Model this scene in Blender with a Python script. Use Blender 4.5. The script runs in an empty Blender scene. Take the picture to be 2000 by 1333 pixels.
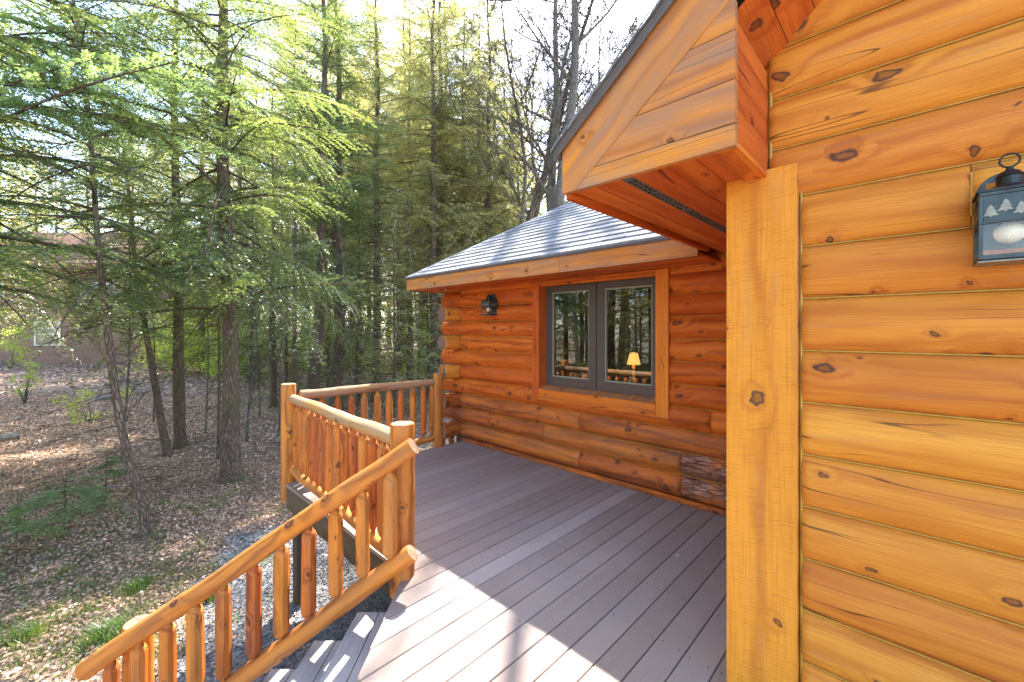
import bpy, math, random
import numpy as np
from mathutils import Vector
sc = bpy.context.scene
# ---------------------------------------------------------------- camera
FPX, A, HZ, HC = 815.0, math.radians(46), 645.0, 1.6
cam = bpy.data.cameras.new('camera'); co = bpy.data.objects.new('camera', cam); sc.collection.objects.link(co)
cam.sensor_width = 36; cam.lens = 36 * FPX / 2000; cam.shift_y = -(666.5 - HZ) / 2000
cam.clip_start = .05; cam.clip_end = 2000
co.location = (0, 0, HC); co.rotation_euler = (math.radians(90), 0, -A)
sc.camera = co
# ---------------------------------------------------------------- sky, sun, exposure
SUN = Vector((.662, .437, 1.0)).normalized()
ELEV = math.asin(SUN.z); AZ = math.atan2(SUN.x, SUN.y)
w = bpy.data.worlds.new('World'); sc.world = w; w.use_nodes = True
wn = w.node_tree
sky = wn.nodes.new('ShaderNodeTexSky'); sky.sky_type = 'NISHITA'; sky.sun_disc = False
sky.sun_elevation = ELEV; sky.sun_rotation = AZ; sky.altitude = 300; sky.air_density = 1.0; sky.dust_density = 1.2; sky.ozone_density = 1.0
bg = wn.nodes['Background']; wn.links.new(sky.outputs[0], bg.inputs[0]); bg.inputs[1].default_value = .15
sun = bpy.data.lights.new('sun', 'SUN'); so = bpy.data.objects.new('sun', sun); sc.collection.objects.link(so)
sun.energy = 4.2; sun.angle = math.radians(.55); sun.color = (1, .955, .88)
so.rotation_euler = SUN.to_track_quat('Z', 'Y').to_euler(); so.location = (8, 6, 20)
sc.view_settings.view_transform = 'Standard'; sc.view_settings.look = 'None'
sc.view_settings.exposure = 2.80; sc.view_settings.gamma = 1
sc.cycles.max_bounces = 8; sc.cycles.diffuse_bounces = 5; sc.cycles.transparent_max_bounces = 12
sc.cycles.transmission_bounces = 4; sc.cycles.glossy_bounces = 3
# ---------------------------------------------------------------- helpers
RS = random.Random(7)
col = sc.collection
def tag(o, label=None, cat=None, group=None, kind=None):
    if label: o['label'] = label
    if cat: o['category'] = cat
    if group: o['group'] = group
    if kind: o['kind'] = kind
    return o
def empty(name, loc=(0, 0, 0)):
    o = bpy.data.objects.new(name, None); o.location = loc; col.objects.link(o); o.empty_display_size = .1
    bpy.context.view_layer.update()
    return o
def RD(r, d):   # (metres to the right, metres ahead of the camera spot) -> world x, y
    return (d * math.sin(A) + r * math.cos(A), d * math.cos(A) - r * math.sin(A))
def PD(px, d): return RD((px - 1000) / FPX * d, d)
def gz(x, y):
    d = x * math.sin(A) + y * math.cos(A)
    z = -1.15 + .05 * math.sin(x * .9 + .4) * math.cos(y * .7) + .03 * math.sin(x * 2.1 + y * 1.7)
    if d > 16: z += min(1.2, (d - 16) * .018)
    return z
class MB:
    def __init__(s): s.v = []; s.f = []; s.uv = []; s.t = []; s.m = []
    def face(s, pts, uvs=None, tint=.5, mat=0):
        b = len(s.v); s.v.extend(pts); s.f.append(tuple(range(b, b + len(pts))))
        s.uv.extend(uvs if uvs else [(p[0] + p[2] * .37, p[1] + p[2]) for p in pts]); s.t.append(tint); s.m.append(mat)
    def grid(s, rows, uvr, tint=.5, mat=0, close=False, flip=False):
        b = len(s.v); n = len(rows[0])
        for r in rows: s.v.extend(r)
        for i in range(len(rows) - 1):
            for j in range(n if close else n - 1):
                k = (j + 1) % n
                ids = [b + i * n + j, b + i * n + k, b + (i + 1) * n + k, b + (i + 1) * n + j]
                uq = [uvr[i][j], uvr[i][j + 1], uvr[i + 1][j + 1], uvr[i + 1][j]]
                if flip: ids = ids[::-1]; uq = uq[::-1]
                s.f.append(tuple(ids)); s.uv.extend(uq); s.t.append(tint); s.m.append(mat)
    def box(s, a, b, tint=None, long=None, mat=0, off=None):
        a = list(a); b = list(b); L = [b[i] - a[i] for i in range(3)]
        if long is None: long = max(range(3), key=lambda i: abs(L[i]))
        if tint is None: tint = RS.random()
        o = (RS.random() * 20, RS.random() * 20) if off is None else off
        c = [(a[0] if not i & 1 else b[0], a[1] if not i & 2 else b[1], a[2] if not i & 4 else b[2]) for i in range(8)]
        for q, ax in (((0, 4, 6, 2), 0), ((1, 3, 7, 5), 0), ((0, 1, 5, 4), 1), ((2, 6, 7, 3), 1), ((0, 2, 3, 1), 2), ((4, 5, 7, 6), 2)):
            if ax == long: uv = [(o[0] + c[i][(ax + 1) % 3], o[1] + c[i][(ax + 2) % 3]) for i in q]
            else:
                ot = 3 - ax - long; uv = [(o[0] + c[i][long], o[1] + c[i][ot] + ax * .31) for i in q]
            s.face([c[i] for i in q], uv, tint, mat)
    def obox(s, c, u, v, wv, tint=None, mat=0):   # oriented box: centre, three half vectors (u = long)
        c = Vector(c); u = Vector(u); v = Vector(v); wv = Vector(wv)
        if tint is None: tint = RS.random()
        o = (RS.random() * 20, RS.random() * 20)
        P = {}
        for i in (-1, 1):
            for j in (-1, 1):
                for k in (-1, 1): P[i, j, k] = c + u * i + v * j + wv * k
        lu, lv, lw = u.length, v.length, wv.length
        for q in (((-1, -1, -1), (-1, -1, 1), (-1, 1, 1), (-1, 1, -1)), ((1, -1, -1), (1, 1, -1), (1, 1, 1), (1, -1, 1)),
                  ((-1, -1, -1), (1, -1, -1), (1, -1, 1), (-1, -1, 1)), ((-1, 1, -1), (-1, 1, 1), (1, 1, 1), (1, 1, -1)),
                  ((-1, -1, -1), (-1, 1, -1), (1, 1, -1), (1, -1, -1)), ((-1, -1, 1), (1, -1, 1), (1, 1, 1), (-1, 1, 1))):
            uv = [(o[0] + p[0] * lu, o[1] + p[1] * lv + p[2] * lw) for p in q]
            s.face([tuple(P[p]) for p in q], uv, tint, mat)
    def tube(s, pts, rad, n=8, tint=None, mat=0, caps=True, capmat=1, rough=0, seed=None, flat=0):
        if tint is None: tint = RS.random()
        rr = random.Random(seed if seed is not None else RS.random())
        pts = [Vector(p) for p in pts]; rows = []; uvr = []; o = (rr.random() * 20, rr.random() * 20); lu = 0
        t0 = (pts[-1] - pts[0]).normalized()
        up = Vector((0, 0, 1)) if abs(t0.z) < .8 else Vector((.6, .8, 0))
        ph = [rr.random() * 6.28 for _ in range(6)]
        for i, p in enumerate(pts):
            t = (pts[min(i + 1, len(pts) - 1)] - pts[max(i - 1, 0)]).normalized()
            a = t.cross(up).normalized(); b = a.cross(t)
            r = rad[i] if hasattr(rad, '__len__') else rad
            if i: lu += (p - pts[i - 1]).length
            row = []; ur = []
            for j in range(n):
                an = 2 * math.pi * j / n + flat
                q = r * (1 + rough * (math.sin(2 * an + ph[0] + lu * 1.7) + .6 * math.sin(3 * an + ph[1] - lu * 3.1) + .5 * math.sin(lu * 6 + ph[2] + an)))
                row.append(tuple(p + a * math.cos(an) * q + b * math.sin(an) * q))
            cr = 2 * math.pi * max(r, .02 if n < 6 else r)
            for j in range(n + 1): ur.append((o[0] + lu, o[1] + cr * j / n))
            rows.append(row); uvr.append(ur)
        s.grid(rows, uvr, tint, mat, close=True)
        if caps:
            for row, fl in ((rows[0], True), (rows[-1], False)):
                c = Vector((0, 0, 0))
                for p in row: c += Vector(p)
                c /= n
                q = row[::-1] if fl else row
                s.face(q, [(o[0] + math.cos(6.283 * k / n) * .08, o[1] + math.sin(6.283 * k / n) * .08) for k in range(n)], tint, capmat)
    def build(s, name, mats, parent=None, smooth=False, bevel=0):
        me = bpy.data.meshes.new(name); me.from_pydata(s.v, [], s.f)
        if not isinstance(mats, (list, tuple)): mats = [mats]
        for m in mats: me.materials.append(m)
        uvl = me.uv_layers.new(name='UVMap'); uvl.data.foreach_set('uv', np.array(s.uv, dtype=np.float32).ravel())
        at = me.attributes.new('tint', 'FLOAT', 'FACE'); at.data.foreach_set('value', np.array(s.t, dtype=np.float32))
        nm = len(mats)
        me.polygons.foreach_set('material_index', np.array([min(i, nm - 1) for i in s.m], dtype=np.int32))
        if smooth: me.polygons.foreach_set('use_smooth', np.ones(len(s.f), dtype=bool))
        me.update()
        o = bpy.data.objects.new(name, me); col.objects.link(o)
        if parent is not None:
            o.parent = parent
            o.matrix_parent_inverse = parent.matrix_world.inverted()
        if bevel:
            wd = o.modifiers.new('w', 'WELD'); wd.merge_threshold = .0004
            b = o.modifiers.new('b', 'BEVEL'); b.width = bevel; b.segments = 2; b.limit_method = 'ANGLE'; b.angle_limit = .7
        return o
# ---------------------------------------------------------------- materials
class NT:
    def __init__(s, name):
        s.mat = bpy.data.materials.new(name); s.mat.use_nodes = True; s.t = s.mat.node_tree
        s.b = s.t.nodes['Principled BSDF']; s.out = s.t.nodes['Material Output']
    def n(s, typ, ins=None, **kw):
        nd = s.t.nodes.new('ShaderNode' + typ)
        for k, v in kw.items(): setattr(nd, k, v)
        for k, v in (ins or {}).items(): s.set(nd.inputs[k], v)
        return nd
    def set(s, sock, v):
        if isinstance(v, bpy.types.NodeSocket): s.t.links.new(v, sock)
        elif isinstance(v, bpy.types.Node): s.t.links.new(v.outputs[0], sock)
        else:
            if isinstance(v, tuple) and len(v) == 3 and sock.type == 'RGBA': v = v + (1,)
            sock.default_value = v
    def m(s, op, a, b=0.0, c=0.0, clamp=False):
        nd = s.n('Math', {0: a, 1: b, 2: c}, operation=op); nd.use_clamp = clamp; return nd.outputs[0]
    def mix(s, f, a, b, bt='MIX'):
        nd = s.n('Mix', data_type='RGBA', blend_type=bt); s.set(nd.inputs[0], f); s.set(nd.inputs[6], a); s.set(nd.inputs[7], b); return nd.outputs[2]
    def ramp(s, f, a, b, lo=0.0, hi=1.0):
        return s.n('MapRange', {0: f, 1: a, 2: b, 3: lo, 4: hi}).outputs[0]
    def noise(s, vec, scale, detail=4, rough=.55, dist=0):
        return s.n('TexNoise', {'Vector': vec, 'Scale': scale, 'Detail': detail, 'Roughness': rough, 'Distortion': dist})
    def map(s, vec, sx, sy, sz=1):
        return s.n('VectorMath', {0: vec, 1: (sx, sy, sz)}, operation='MULTIPLY').outputs[0]
    def bump(s, h, st=.3, dist=.01): s.set(s.b.inputs['Normal'], s.n('Bump', {'Height': h, 'Strength': st, 'Distance': dist}))
    def base(s, c, rough=.5, spec=.5):
        s.set(s.b.inputs['Base Color'], c); s.set(s.b.inputs['Roughness'], rough); s.set(s.b.inputs['Specular IOR Level'], spec)
def wood(name, light, dark, knot=(.10, .035, .012), grain=.5, gsc=1.0, kn=.5, grey=0.0, rough=.45, saw=0, bumpst=.25, ksize=1.0, greycol=(.22, .17, .15), dk=.6, mot=.35, chk=.7):
    k = NT(name); uv = k.n('UVMap').outputs[0]; tint = k.n('Attribute', attribute_name='tint').outputs['Fac']
    sep = k.n('SeparateXYZ', {0: uv}); U, V = sep.outputs[0], sep.outputs[1]
    warp = k.noise(k.map(uv, 1.1, 4), 1.0, 3).outputs[0]
    # knots
    kv = k.map(uv, 3.4, 4.7); kvd = k.n('VectorMath', {0: kv, 1: k.map(k.noise(uv, 14, 3).outputs['Color'], .30, .30)}, operation='ADD').outputs[0]
    vo = k.n('TexVoronoi', {'Vector': kvd, 'Scale': 1.0, 'Randomness': .9}, voronoi_dimensions='2D')
    d = vo.outputs['Distance']; cs = k.n('SeparateColor', {0: vo.outputs['Color']})
    pres = k.m('GREATER_THAN', cs.outputs[0], 1 - kn); size = k.m('MULTIPLY_ADD', k.m('POWER', cs.outputs[1], 1.8), .10 * ksize, .025 * ksize)
    rel = k.m('DIVIDE', d, size)
    inside = k.m('MULTIPLY', k.ramp(rel, .85, 1.15, 1, 0), pres)
    ring = k.m('MULTIPLY', k.m('MULTIPLY', k.ramp(rel, .5, .85), k.ramp(rel, 1.0, 1.35, 1, 0)), pres)
    halo = k.m('MULTIPLY', k.ramp(rel, .8, 3.2, 1, 0), pres)
    field = k.m('MULTIPLY', k.m('POWER', k.ramp(rel, .3, 6, 1, 0), 2.0), pres)
    # grain
    g0 = k.m('ADD', k.m('MULTIPLY', V, 55 * gsc), k.m('MULTIPLY', warp, 14))
    g0 = k.m('ADD', g0, k.m('MULTIPLY', field, 10))
    fine = k.noise(k.map(uv, 3.5, 170 * gsc), 1.0, 3, .6).outputs[0]
    g0 = k.m('ADD', g0, k.m('MULTIPLY', fine, 2.2))
    sn = k.m('SINE', g0); gr = k.m('POWER', k.m('MULTIPLY_ADD', sn, .5, .5), 2.2)
    gr = k.m('MULTIPLY', gr, k.ramp(k.noise(k.map(uv, .8, 5), 1.0, 2).outputs[0], .35, .65, .12, 1))
    blot = k.noise(k.map(uv, .9, 4.5), 1.3, 5, .6).outputs[0]
    c = k.mix(k.m('MULTIPLY', gr, grain * 1.35, clamp=True), light, dark)
    c = k.mix(k.ramp(fine, .42, .72, 0, .55), c, k.mix(.5, dark, dark))
    c = k.mix(k.ramp(blot, .45, .72, 0, mot), c, dark)
    c = k.mix(k.ramp(k.noise(k.map(uv, 1.7, 16), 1.0, 5, .65, .4).outputs[0], .56, .74, 0, .25 + grey * .5), c, greycol)
    if grey: c = k.mix(k.ramp(k.noise(k.map(uv, 1.2, 7), 1.0, 6, .7).outputs[0], .38, .62, 0, grey), c, greycol)
    c = k.mix(k.m('MULTIPLY', halo, .35), c, dark)
    c = k.mix(k.m('MULTIPLY', inside, .6), c, knot)
    c = k.mix(k.m('MULTIPLY', ring, .75), c, (.035, .025, .025))
    # long drying checks
    ck = k.m('ABSOLUTE', k.m('SUBTRACT', k.noise(k.map(uv, .45, 9), 1.0, 2, .4).outputs[0], .5))
    ckm = k.m('MULTIPLY', k.ramp(ck, .002, .006, 1, 0), k.ramp(k.noise(k.map(uv, .9, 3), 1.0, 1).outputs[0], .47, .56))
    c = k.mix(k.m('MULTIPLY', ckm, chk), c, (.03, .015, .01))
    hgt = k.m('ADD', k.m('MULTIPLY', gr, .35), fine)
    if saw:
        sv = k.n('SeparateXYZ', {0: uv}); cx = k.m('SUBTRACT', sv.outputs[1], .0)
        arc = k.m('ADD', U, k.m('MULTIPLY', k.m('MULTIPLY', cx, cx), .02))
        sw = k.m('SINE', k.m('ADD', k.m('MULTIPLY', k.m('ADD', U, k.m('MULTIPLY', V, .12)), 420), k.m('MULTIPLY', k.noise(k.map(uv, 9, 2), 1, 3).outputs[0], 26)))
        sw = k.m('MULTIPLY', k.ramp(sw, .2, .95), k.ramp(k.noise(k.map(uv, 30, 9), 1, 3, .6).outputs[0], .42, .7))
        c = k.mix(k.m('MULTIPLY', sw, saw), c, k.mix(.6, dark, (.14, .06, .02)))
        hgt = k.m('SUBTRACT', hgt, k.m('MULTIPLY', sw, 1.0))
    c = k.mix(1.0, c, k.n('CombineColor', {0: k.ramp(tint, 0, 1, 1 - dk * .38, 1.06), 1: k.ramp(tint, 0, 1, 1 - dk * .72, 1.14), 2: k.ramp(tint, 0, 1, 1 - dk * .6, 1.1)}), 'MULTIPLY')
    k.base(c, k.ramp(blot, .3, .7, rough + .05, rough + .28), .24)
    hgt = k.m('SUBTRACT', hgt, k.m('MULTIPLY', ckm, 2.8 * chk))
    k.bump(hgt, bumpst, .004)
    return k.mat
ORL, ORD = (.68, .275, .034), (.43, .12, .015)
M = {}
M['log'] = wood('stained_log', ORL, ORD, grain=.6, kn=.7, mot=.5, ksize=1.0, bumpst=.4, dk=.35)
M['loglow'] = wood('weathered_log', (.66, .175, .02), (.22, .05, .012), grain=.7, kn=.65, grey=.4, mot=.8, ksize=1.1, greycol=(.13, .07, .055), dk=.3)
M['logwing'] = wood('shade_toned_log', (.68, .165, .017), (.30, .045, .007), grain=.6, kn=.6, mot=.65, ksize=.95, bumpst=.35)  # same log stain, with the wing wall's eave shade put into a redder, darker colour
M['soffit'] = wood('soffit_wood', (.74, .215, .03), (.38, .055, .008), grain=.55, kn=.42, gsc=.8, ksize=.9, mot=.4)
M['board'] = wood('rough_sawn_board', (.68, .25, .024), (.45, .13, .014), grain=.7, kn=.2, saw=.3, chk=.0, gsc=.7, bumpst=.5, ksize=.7)
M['fascia'] = wood('weathered_fascia', (.66, .23, .03), (.38, .11, .016), grain=.8, kn=.5, grey=.75, mot=.6, dk=.4, gsc=1.3, rough=.6, ksize=.8, greycol=(.27, .17, .12))
M['rail'] = wood('rail_wood', (.62, .20, .022), (.25, .065, .010), grain=.8, kn=.75, gsc=1.0, grey=.3, mot=.6, rough=.5, ksize=.75, greycol=(.30, .17, .09), bumpst=.4)
M['railtop'] = wood('rail_weathered', (.48, .23, .065), (.26, .10, .025), grain=.7, kn=.5, gsc=1.1, grey=.8, rough=.55, ksize=.7, greycol=(.34, .24, .16), bumpst=.4)
M['trim'] = wood('window_trim', (.68, .19, .02), (.40, .075, .009), grain=.4, kn=.35, ksize=.8)
M['rim'] = wood('rim_joist', (.13, .085, .045), (.06, .04, .025), grain=.8, kn=.3, grey=.5, rough=.75, greycol=(.09, .08, .06), gsc=.7)
M['redrim'] = wood('red_joist', (.45, .15, .035), (.22, .06, .015), grain=.9, kn=.2, gsc=.7)
def simple(name, c, rough=.6, spec=.4, nsc=20, amt=.3, bump=.0, metal=0):
    k = NT(name); ob = k.n('TexCoord').outputs['Object']
    ns = k.noise(ob, nsc, 5).outputs[0]
    k.base(k.mix(k.ramp(ns, .3, .7, 0, amt), c, tuple(x * .45 for x in c)), k.ramp(ns, .3, .7, rough - .08, rough + .08), spec)
    k.b.inputs['Metallic'].default_value = metal
    if bump: k.bump(ns, bump, .01)
    return k.mat
M['endgrain'] = NT('end_grain'); k = M['endgrain']; uv = k.n('UVMap').outputs[0]
ns = k.noise(uv, 14, 5).outputs[0]
k.base(k.mix(k.ramp(ns, .35, .65), (.42, .24, .13), (.24, .12, .07)), .7, .3); M['endgrain'] = k.mat
k = NT('grey_end'); uv = k.n('UVMap').outputs[0]; ns = k.noise(uv, 18, 4).outputs[0]
k.base(k.mix(k.ramp(ns, .3, .7), (.23, .13, .09), (.14, .08, .06)), .7, .3); M['greyend'] = k.mat
M['caulk'] = simple('caulk', (.50, .27, .035), .4, .5, 30, .5)
k = NT('dark_bark_log'); uv = k.n('UVMap').outputs[0]
b1 = k.noise(k.map(uv, 6, 22), 1, 6, .7, 1.2).outputs[0]; vo = k.n('TexVoronoi', {'Vector': k.map(uv, 7, 26), 'Scale': 1}, feature='DISTANCE_TO_EDGE').outputs['Distance']
c = k.mix(k.ramp(b1, .4, .62), (.15, .04, .018), (.46, .20, .12)); c = k.mix(k.ramp(vo, .0, .16, .45, 0), c, (.04, .014, .009)); c = k.mix(k.ramp(k.noise(uv, 4, 4).outputs[0], .48, .6), c, (.52, .13, .02))
k.base(c, .38, .6); k.bump(k.m('ADD', b1, k.ramp(vo, 0, .1)), .7, .012); M['barklog'] = k.mat
# deck
k = NT('composite_deck'); uv = k.n('UVMap').outputs[0]; tint = k.n('Attribute', attribute_name='tint').outputs['Fac']; ob = k.n('TexCoord').outputs['Object']
f1 = k.noise(k.map(uv, 30, 260), 1, 3, .7).outputs[0]; f2 = k.noise(ob, 2.2, 4).outputs[0]; f3 = k.noise(ob, 140, 2).outputs[0]
c = k.mix(k.ramp(tint, 0, 1), (.215, .148, .108), (.38, .305, .255)); c = k.mix(k.ramp(f2, .35, .65, 0, .35), c, (.20, .165, .16)); c = k.mix(k.ramp(f1, .3, .8, 0, .3), c, (.14, .10, .09)); c = k.mix(k.ramp(f3, .35, .8, 0, .25), c, (.36, .31, .29))
c = k.mix(k.ramp(k.noise(ob, .9, 6, .7).outputs[0], .5, .68, 0, .35), c, (.36, .29, .25)); c = k.mix(k.ramp(k.noise(k.map(uv, .8, 8), 1, 5, .7).outputs[0], .56, .7, 0, .3), c, (.11, .08, .07))
k.base(c, .62, .35); k.bump(k.m('ADD', f1, f3), .22, .002); M['deck'] = k.mat
k = NT('stair_tread'); uv = k.n('UVMap').outputs[0]; f1 = k.noise(k.map(uv, 5, 60), 1, 4, .6).outputs[0]
k.base(k.mix(k.ramp(f1, .3, .7), (.38, .34, .31), (.28, .25, .235)), .65, .3); k.bump(f1, .2, .003); M['tread'] = k.mat
M['screw'] = simple('screw_metal', (.07, .055, .05), .5)
# roof shingle
k = NT('asphalt_shingle'); ob = k.n('TexCoord').outputs['Object']; tint = k.n('Attribute', attribute_name='tint').outputs['Fac']
g = k.noise(ob, 260, 2, .8).outputs[0]; g2 = k.noise(ob, 5, 4).outputs[0]
c = k.mix(k.ramp(tint, 0, 1), (.11, .105, .108), (.27, .26, .262)); c = k.mix(k.ramp(g, .35, .7, 0, .6), c, (.33, .33, .34)); c = k.mix(k.ramp(g2, .5, .7, 0, .3), c, (.09, .085, .085))
k.base(c, .9, .2); k.bump(g, .5, .003); M['shingle'] = k.mat
M['drip'] = simple('drip_edge_metal', (.10, .075, .065), .45, .5, 8, .3)
M['sash'] = simple('bronze_sash', (.075, .055, .05), .42, .5, 10, .15)
M['bead'] = simple('spacer_bead', (.30, .30, .22), .5)
M['black'] = simple('vent_metal', (.13, .11, .10), .5, .4)
M['dark'] = simple('dark_void', (.012, .011, .01), .9, .1)
M['room'] = simple('room_wall', (.07, .035, .018), .8, .2)
M['lantern'] = simple('patina_metal', (.045, .065, .068), .45, .5, 30, .6, .2, .35)
M['lanternblack'] = simple('black_metal', (.02, .022, .024), .4, .6, 30, .3, .1, .6)
M['brass'] = simple('silver_cutout', (.24, .22, .17), .4, .5, 50, .5, 0, .3)
k = NT('glass'); fr = k.n('Fresnel', {'IOR': 2.1}); tr = k.n('BsdfTransparent', {'Color': (.80, .84, .80)}); gl = k.n('BsdfGlossy', {'Roughness': .0, 'Color': (1, 1, 1)})
mx = k.n('MixShader', {0: fr, 1: tr, 2: gl}); k.t.links.new(mx.outputs[0], k.out.inputs[0]); M['glass'] = k.mat
k = NT('seedy_glass'); ob = k.n('TexCoord').outputs['Object']; tr = k.n('BsdfTransparent', {'Color': (.95, .92, .84)}); gl = k.n('BsdfGlossy', {'Roughness': .12}); df = k.n('BsdfTranslucent', {'Color': (.6, .55, .42)}); nz = k.noise(ob, 260, 2).outputs[0]
m1 = k.n('MixShader', {0: k.ramp(nz, .5, .75, .0, .35), 1: tr, 2: df}); bn = k.n('Bump', {'Height': nz, 'Strength': .4}); k.t.links.new(bn.outputs[0], gl.inputs['Normal'])
mx = k.n('MixShader', {0: .06, 1: m1, 2: gl}); k.t.links.new(mx.outputs[0], k.out.inputs[0]); M['seedy'] = k.mat
k = NT('bulb'); k.base((.85, .80, .70), .25, .6); k.b.inputs['Subsurface Weight'].default_value = .2; M['bulb'] = k.mat
k = NT('lit_shade'); k.base((.7, .45, .12), .8); k.b.inputs['Emission Color'].default_value = (1, .55, .12, 1); k.b.inputs['Emission Strength'].default_value = .2; M['shade'] = k.mat
M['ceramic'] = simple('lamp_base', (.12, .08, .05), .4)
# bark
def bark(name, a, b, moss=.2, sc_=1.0):
    k = NT(name); uv = k.n('UVMap').outputs[0]; ob = k.n('TexCoord').outputs['Object']
    n1 = k.noise(k.map(uv, 4 * sc_, 26 * sc_), 1, 7, .7, .8).outputs[0]
    vo = k.n('TexVoronoi', {'Vector': k.n('VectorMath', {0: k.map(uv, 7 * sc_, 30 * sc_), 1: k.map(k.noise(uv, 8, 3).outputs['Color'], 1.5, 1.5)}, operation='ADD').outputs[0], 'Scale': 1}, feature='DISTANCE_TO_EDGE').outputs['Distance']
    c = k.mix(k.ramp(n1, .35, .65), a, b); c = k.mix(k.ramp(vo, 0, .18, .75, 0), c, tuple(x * .35 for x in a))
    c = k.mix(k.ramp(k.noise(ob, 1.6, 5).outputs[0], .48, .62, 0, moss), c, (.12, .14, .035))
    c = k.mix(k.ramp(k.noise(ob, 7, 5, .7).outputs[0], .60, .70, 0, .5), c, (.28, .29, .24))
    k.base(c, .9, .15); k.bump(k.m('ADD', n1, k.ramp(vo, 0, .2)), .9, .03); return k.mat
M['bark'] = bark('hemlock_bark', (.27, .185, .135), (.15, .10, .075), .5)
M['barkgrey'] = bark('grey_bark', (.27, .22, .18), (.16, .13, .105), .3, .8)
M['barkbirch'] = simple('birch_bark', (.62, .58, .52), .7, .3, 9, .8)
def leaf(name, cr, ct, mixf=.5, gloss=.06, var=(.7, 1.5)):
    k = NT(name); tint = k.n('Attribute', attribute_name='tint').outputs['Fac']; oi = k.n('ObjectInfo').outputs['Random']
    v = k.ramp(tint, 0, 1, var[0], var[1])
    hue = k.mix(k.ramp(oi, 0, 1, 0, .5), cr, (cr[0] * 1.7, cr[1] * 1.15, cr[2] * .8)); hue = k.mix(1.0, hue, k.n('CombineColor', {0: v, 1: v, 2: v}), 'MULTIPLY')
    ht = k.mix(k.ramp(oi, 0, 1, 0, .5), ct, (ct[0] * 1.5, ct[1] * 1.1, ct[2] * .8)); ht = k.mix(1.0, ht, k.n('CombineColor', {0: v, 1: v, 2: v}), 'MULTIPLY')
    df = k.n('BsdfDiffuse', {'Color': hue}); tl = k.n('BsdfTranslucent', {'Color': ht}); gl = k.n('BsdfGlossy', {'Color': (1, 1, 1), 'Roughness': .38})
    a = k.n('MixShader', {0: mixf, 1: df, 2: tl}); b = k.n('MixShader', {0: gloss, 1: a, 2: gl}); k.t.links.new(b.outputs[0], k.out.inputs[0]); return k.mat
M['needle'] = leaf('hemlock_needles', (.10, .14, .055), (.24, .30, .06), .5, .08)
M['needlelight'] = leaf('young_needles', (.12, .20, .075), (.29, .41, .10), .5, .09)
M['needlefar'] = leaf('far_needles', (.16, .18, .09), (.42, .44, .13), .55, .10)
M['shrub'] = leaf('shrub_leaves', (.20, .27, .04), (.50, .60, .06), .55, .05)
M['grass'] = leaf('grass_blades', (.11, .17, .03), (.20, .30, .04), .5, .05)
M['litter'] = leaf('dry_leaves', (.48, .335, .235), (.28, .17, .10), .22, .05, (.35, 1.55))
M['litter'].node_tree  # keep
# ---------------------------------------------------------------- ground
k = NT('forest_floor'); ob = k.n('TexCoord').outputs['Object']
n1 = k.noise(ob, 9, 7, .7).outputs[0]; n2 = k.noise(ob, .6, 4).outputs[0]; vo = k.n('TexVoronoi', {'Vector': ob, 'Scale': 15})
c = k.mix(k.ramp(n1, .35, .65), (.17, .115, .08), (.34, .25, .185)); c = k.mix(k.ramp(k.n('SeparateColor', {0: vo.outputs['Color']}).outputs[0], .3, .9, 0, .65), c, (.34, .26, .195))
c = k.mix(k.ramp(n2, .54, .68, 0, .35), c, (.10, .10, .035)); c = k.mix(k.ramp(k.noise(ob, 40, 4).outputs[0], .4, .7, 0, .5), c, (.07, .05, .035))
k.base(c, .95, .1); k.bump(k.m('ADD', n1, vo.outputs['Distance']), .8, .04); M['floor'] = k.mat
k = NT('gravel_bed'); ob = k.n('TexCoord').outputs['Object']; vo = k.n('TexVoronoi', {'Vector': ob, 'Scale': 38})
cc = k.n('SeparateColor', {0: vo.outputs['Color']}).outputs[0]
k.base(k.mix(cc, (.12, .115, .115), (.30, .29, .285)), .9, .2); k.bump(vo.outputs['Distance'], .9, .02); M['gravelbed'] = k.mat
def ground():
    mb = MB(); D = [-14, -8, -4, -2] + [i * .5 for i in range(-2, 60)] + [30 + i * 2 for i in range(1, 20)] + [80, 110, 160, 260, 500, 1000]
    R = [-900, -300, -120, -60] + [-45 + i * 1.0 for i in range(0, 75)] + [34, 45, 80, 200, 500, 900]
    rows = [];
    for d in D:
        row = []
        for r in R:
            x, y = RD(r, d); row.append((x, y, gz(x, y)))
        rows.append(row)
    uvr = [[(p[0], p[1]) for p in row] for row in rows]
    mb.grid(rows, uvr, flip=True)
    return tag(mb.build('ground', M['floor'], smooth=True), kind='structure')
ground()
mb = MB(); rows = []
for i in range(31):
    rows.append([]); x = .2 + i * .22
    for j in range(31):
        y = 1.6 + j * .22
        rows[-1].append((x, y, gz(x, y) + .008))
def clip_gravel(rows):
    out = MB(); rr = random.Random(3)
    for i in range(30):
        for j in range(30):
            q = [rows[i][j], rows[i + 1][j], rows[i + 1][j + 1], rows[i][j + 1]]; cx = q[0][0] + .11; cy = q[0][1] + .11
            if gravel_here(cx, cy): out.face(q)
    return out
def gravel_here(x, y):
    wob = .25 * math.sin(x * 2.3) + .2 * math.sin(y * 1.9 + 1)
    a = x > .25 + .0 * y and y < 6.6 + wob and x > -.1 + max(0, (y - 3.2)) * .38 + wob * .6 and y > 2.2
    return a and x < 6.8
tag(clip_gravel(rows).build('gravel_path', M['gravelbed']), kind='structure')
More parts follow.
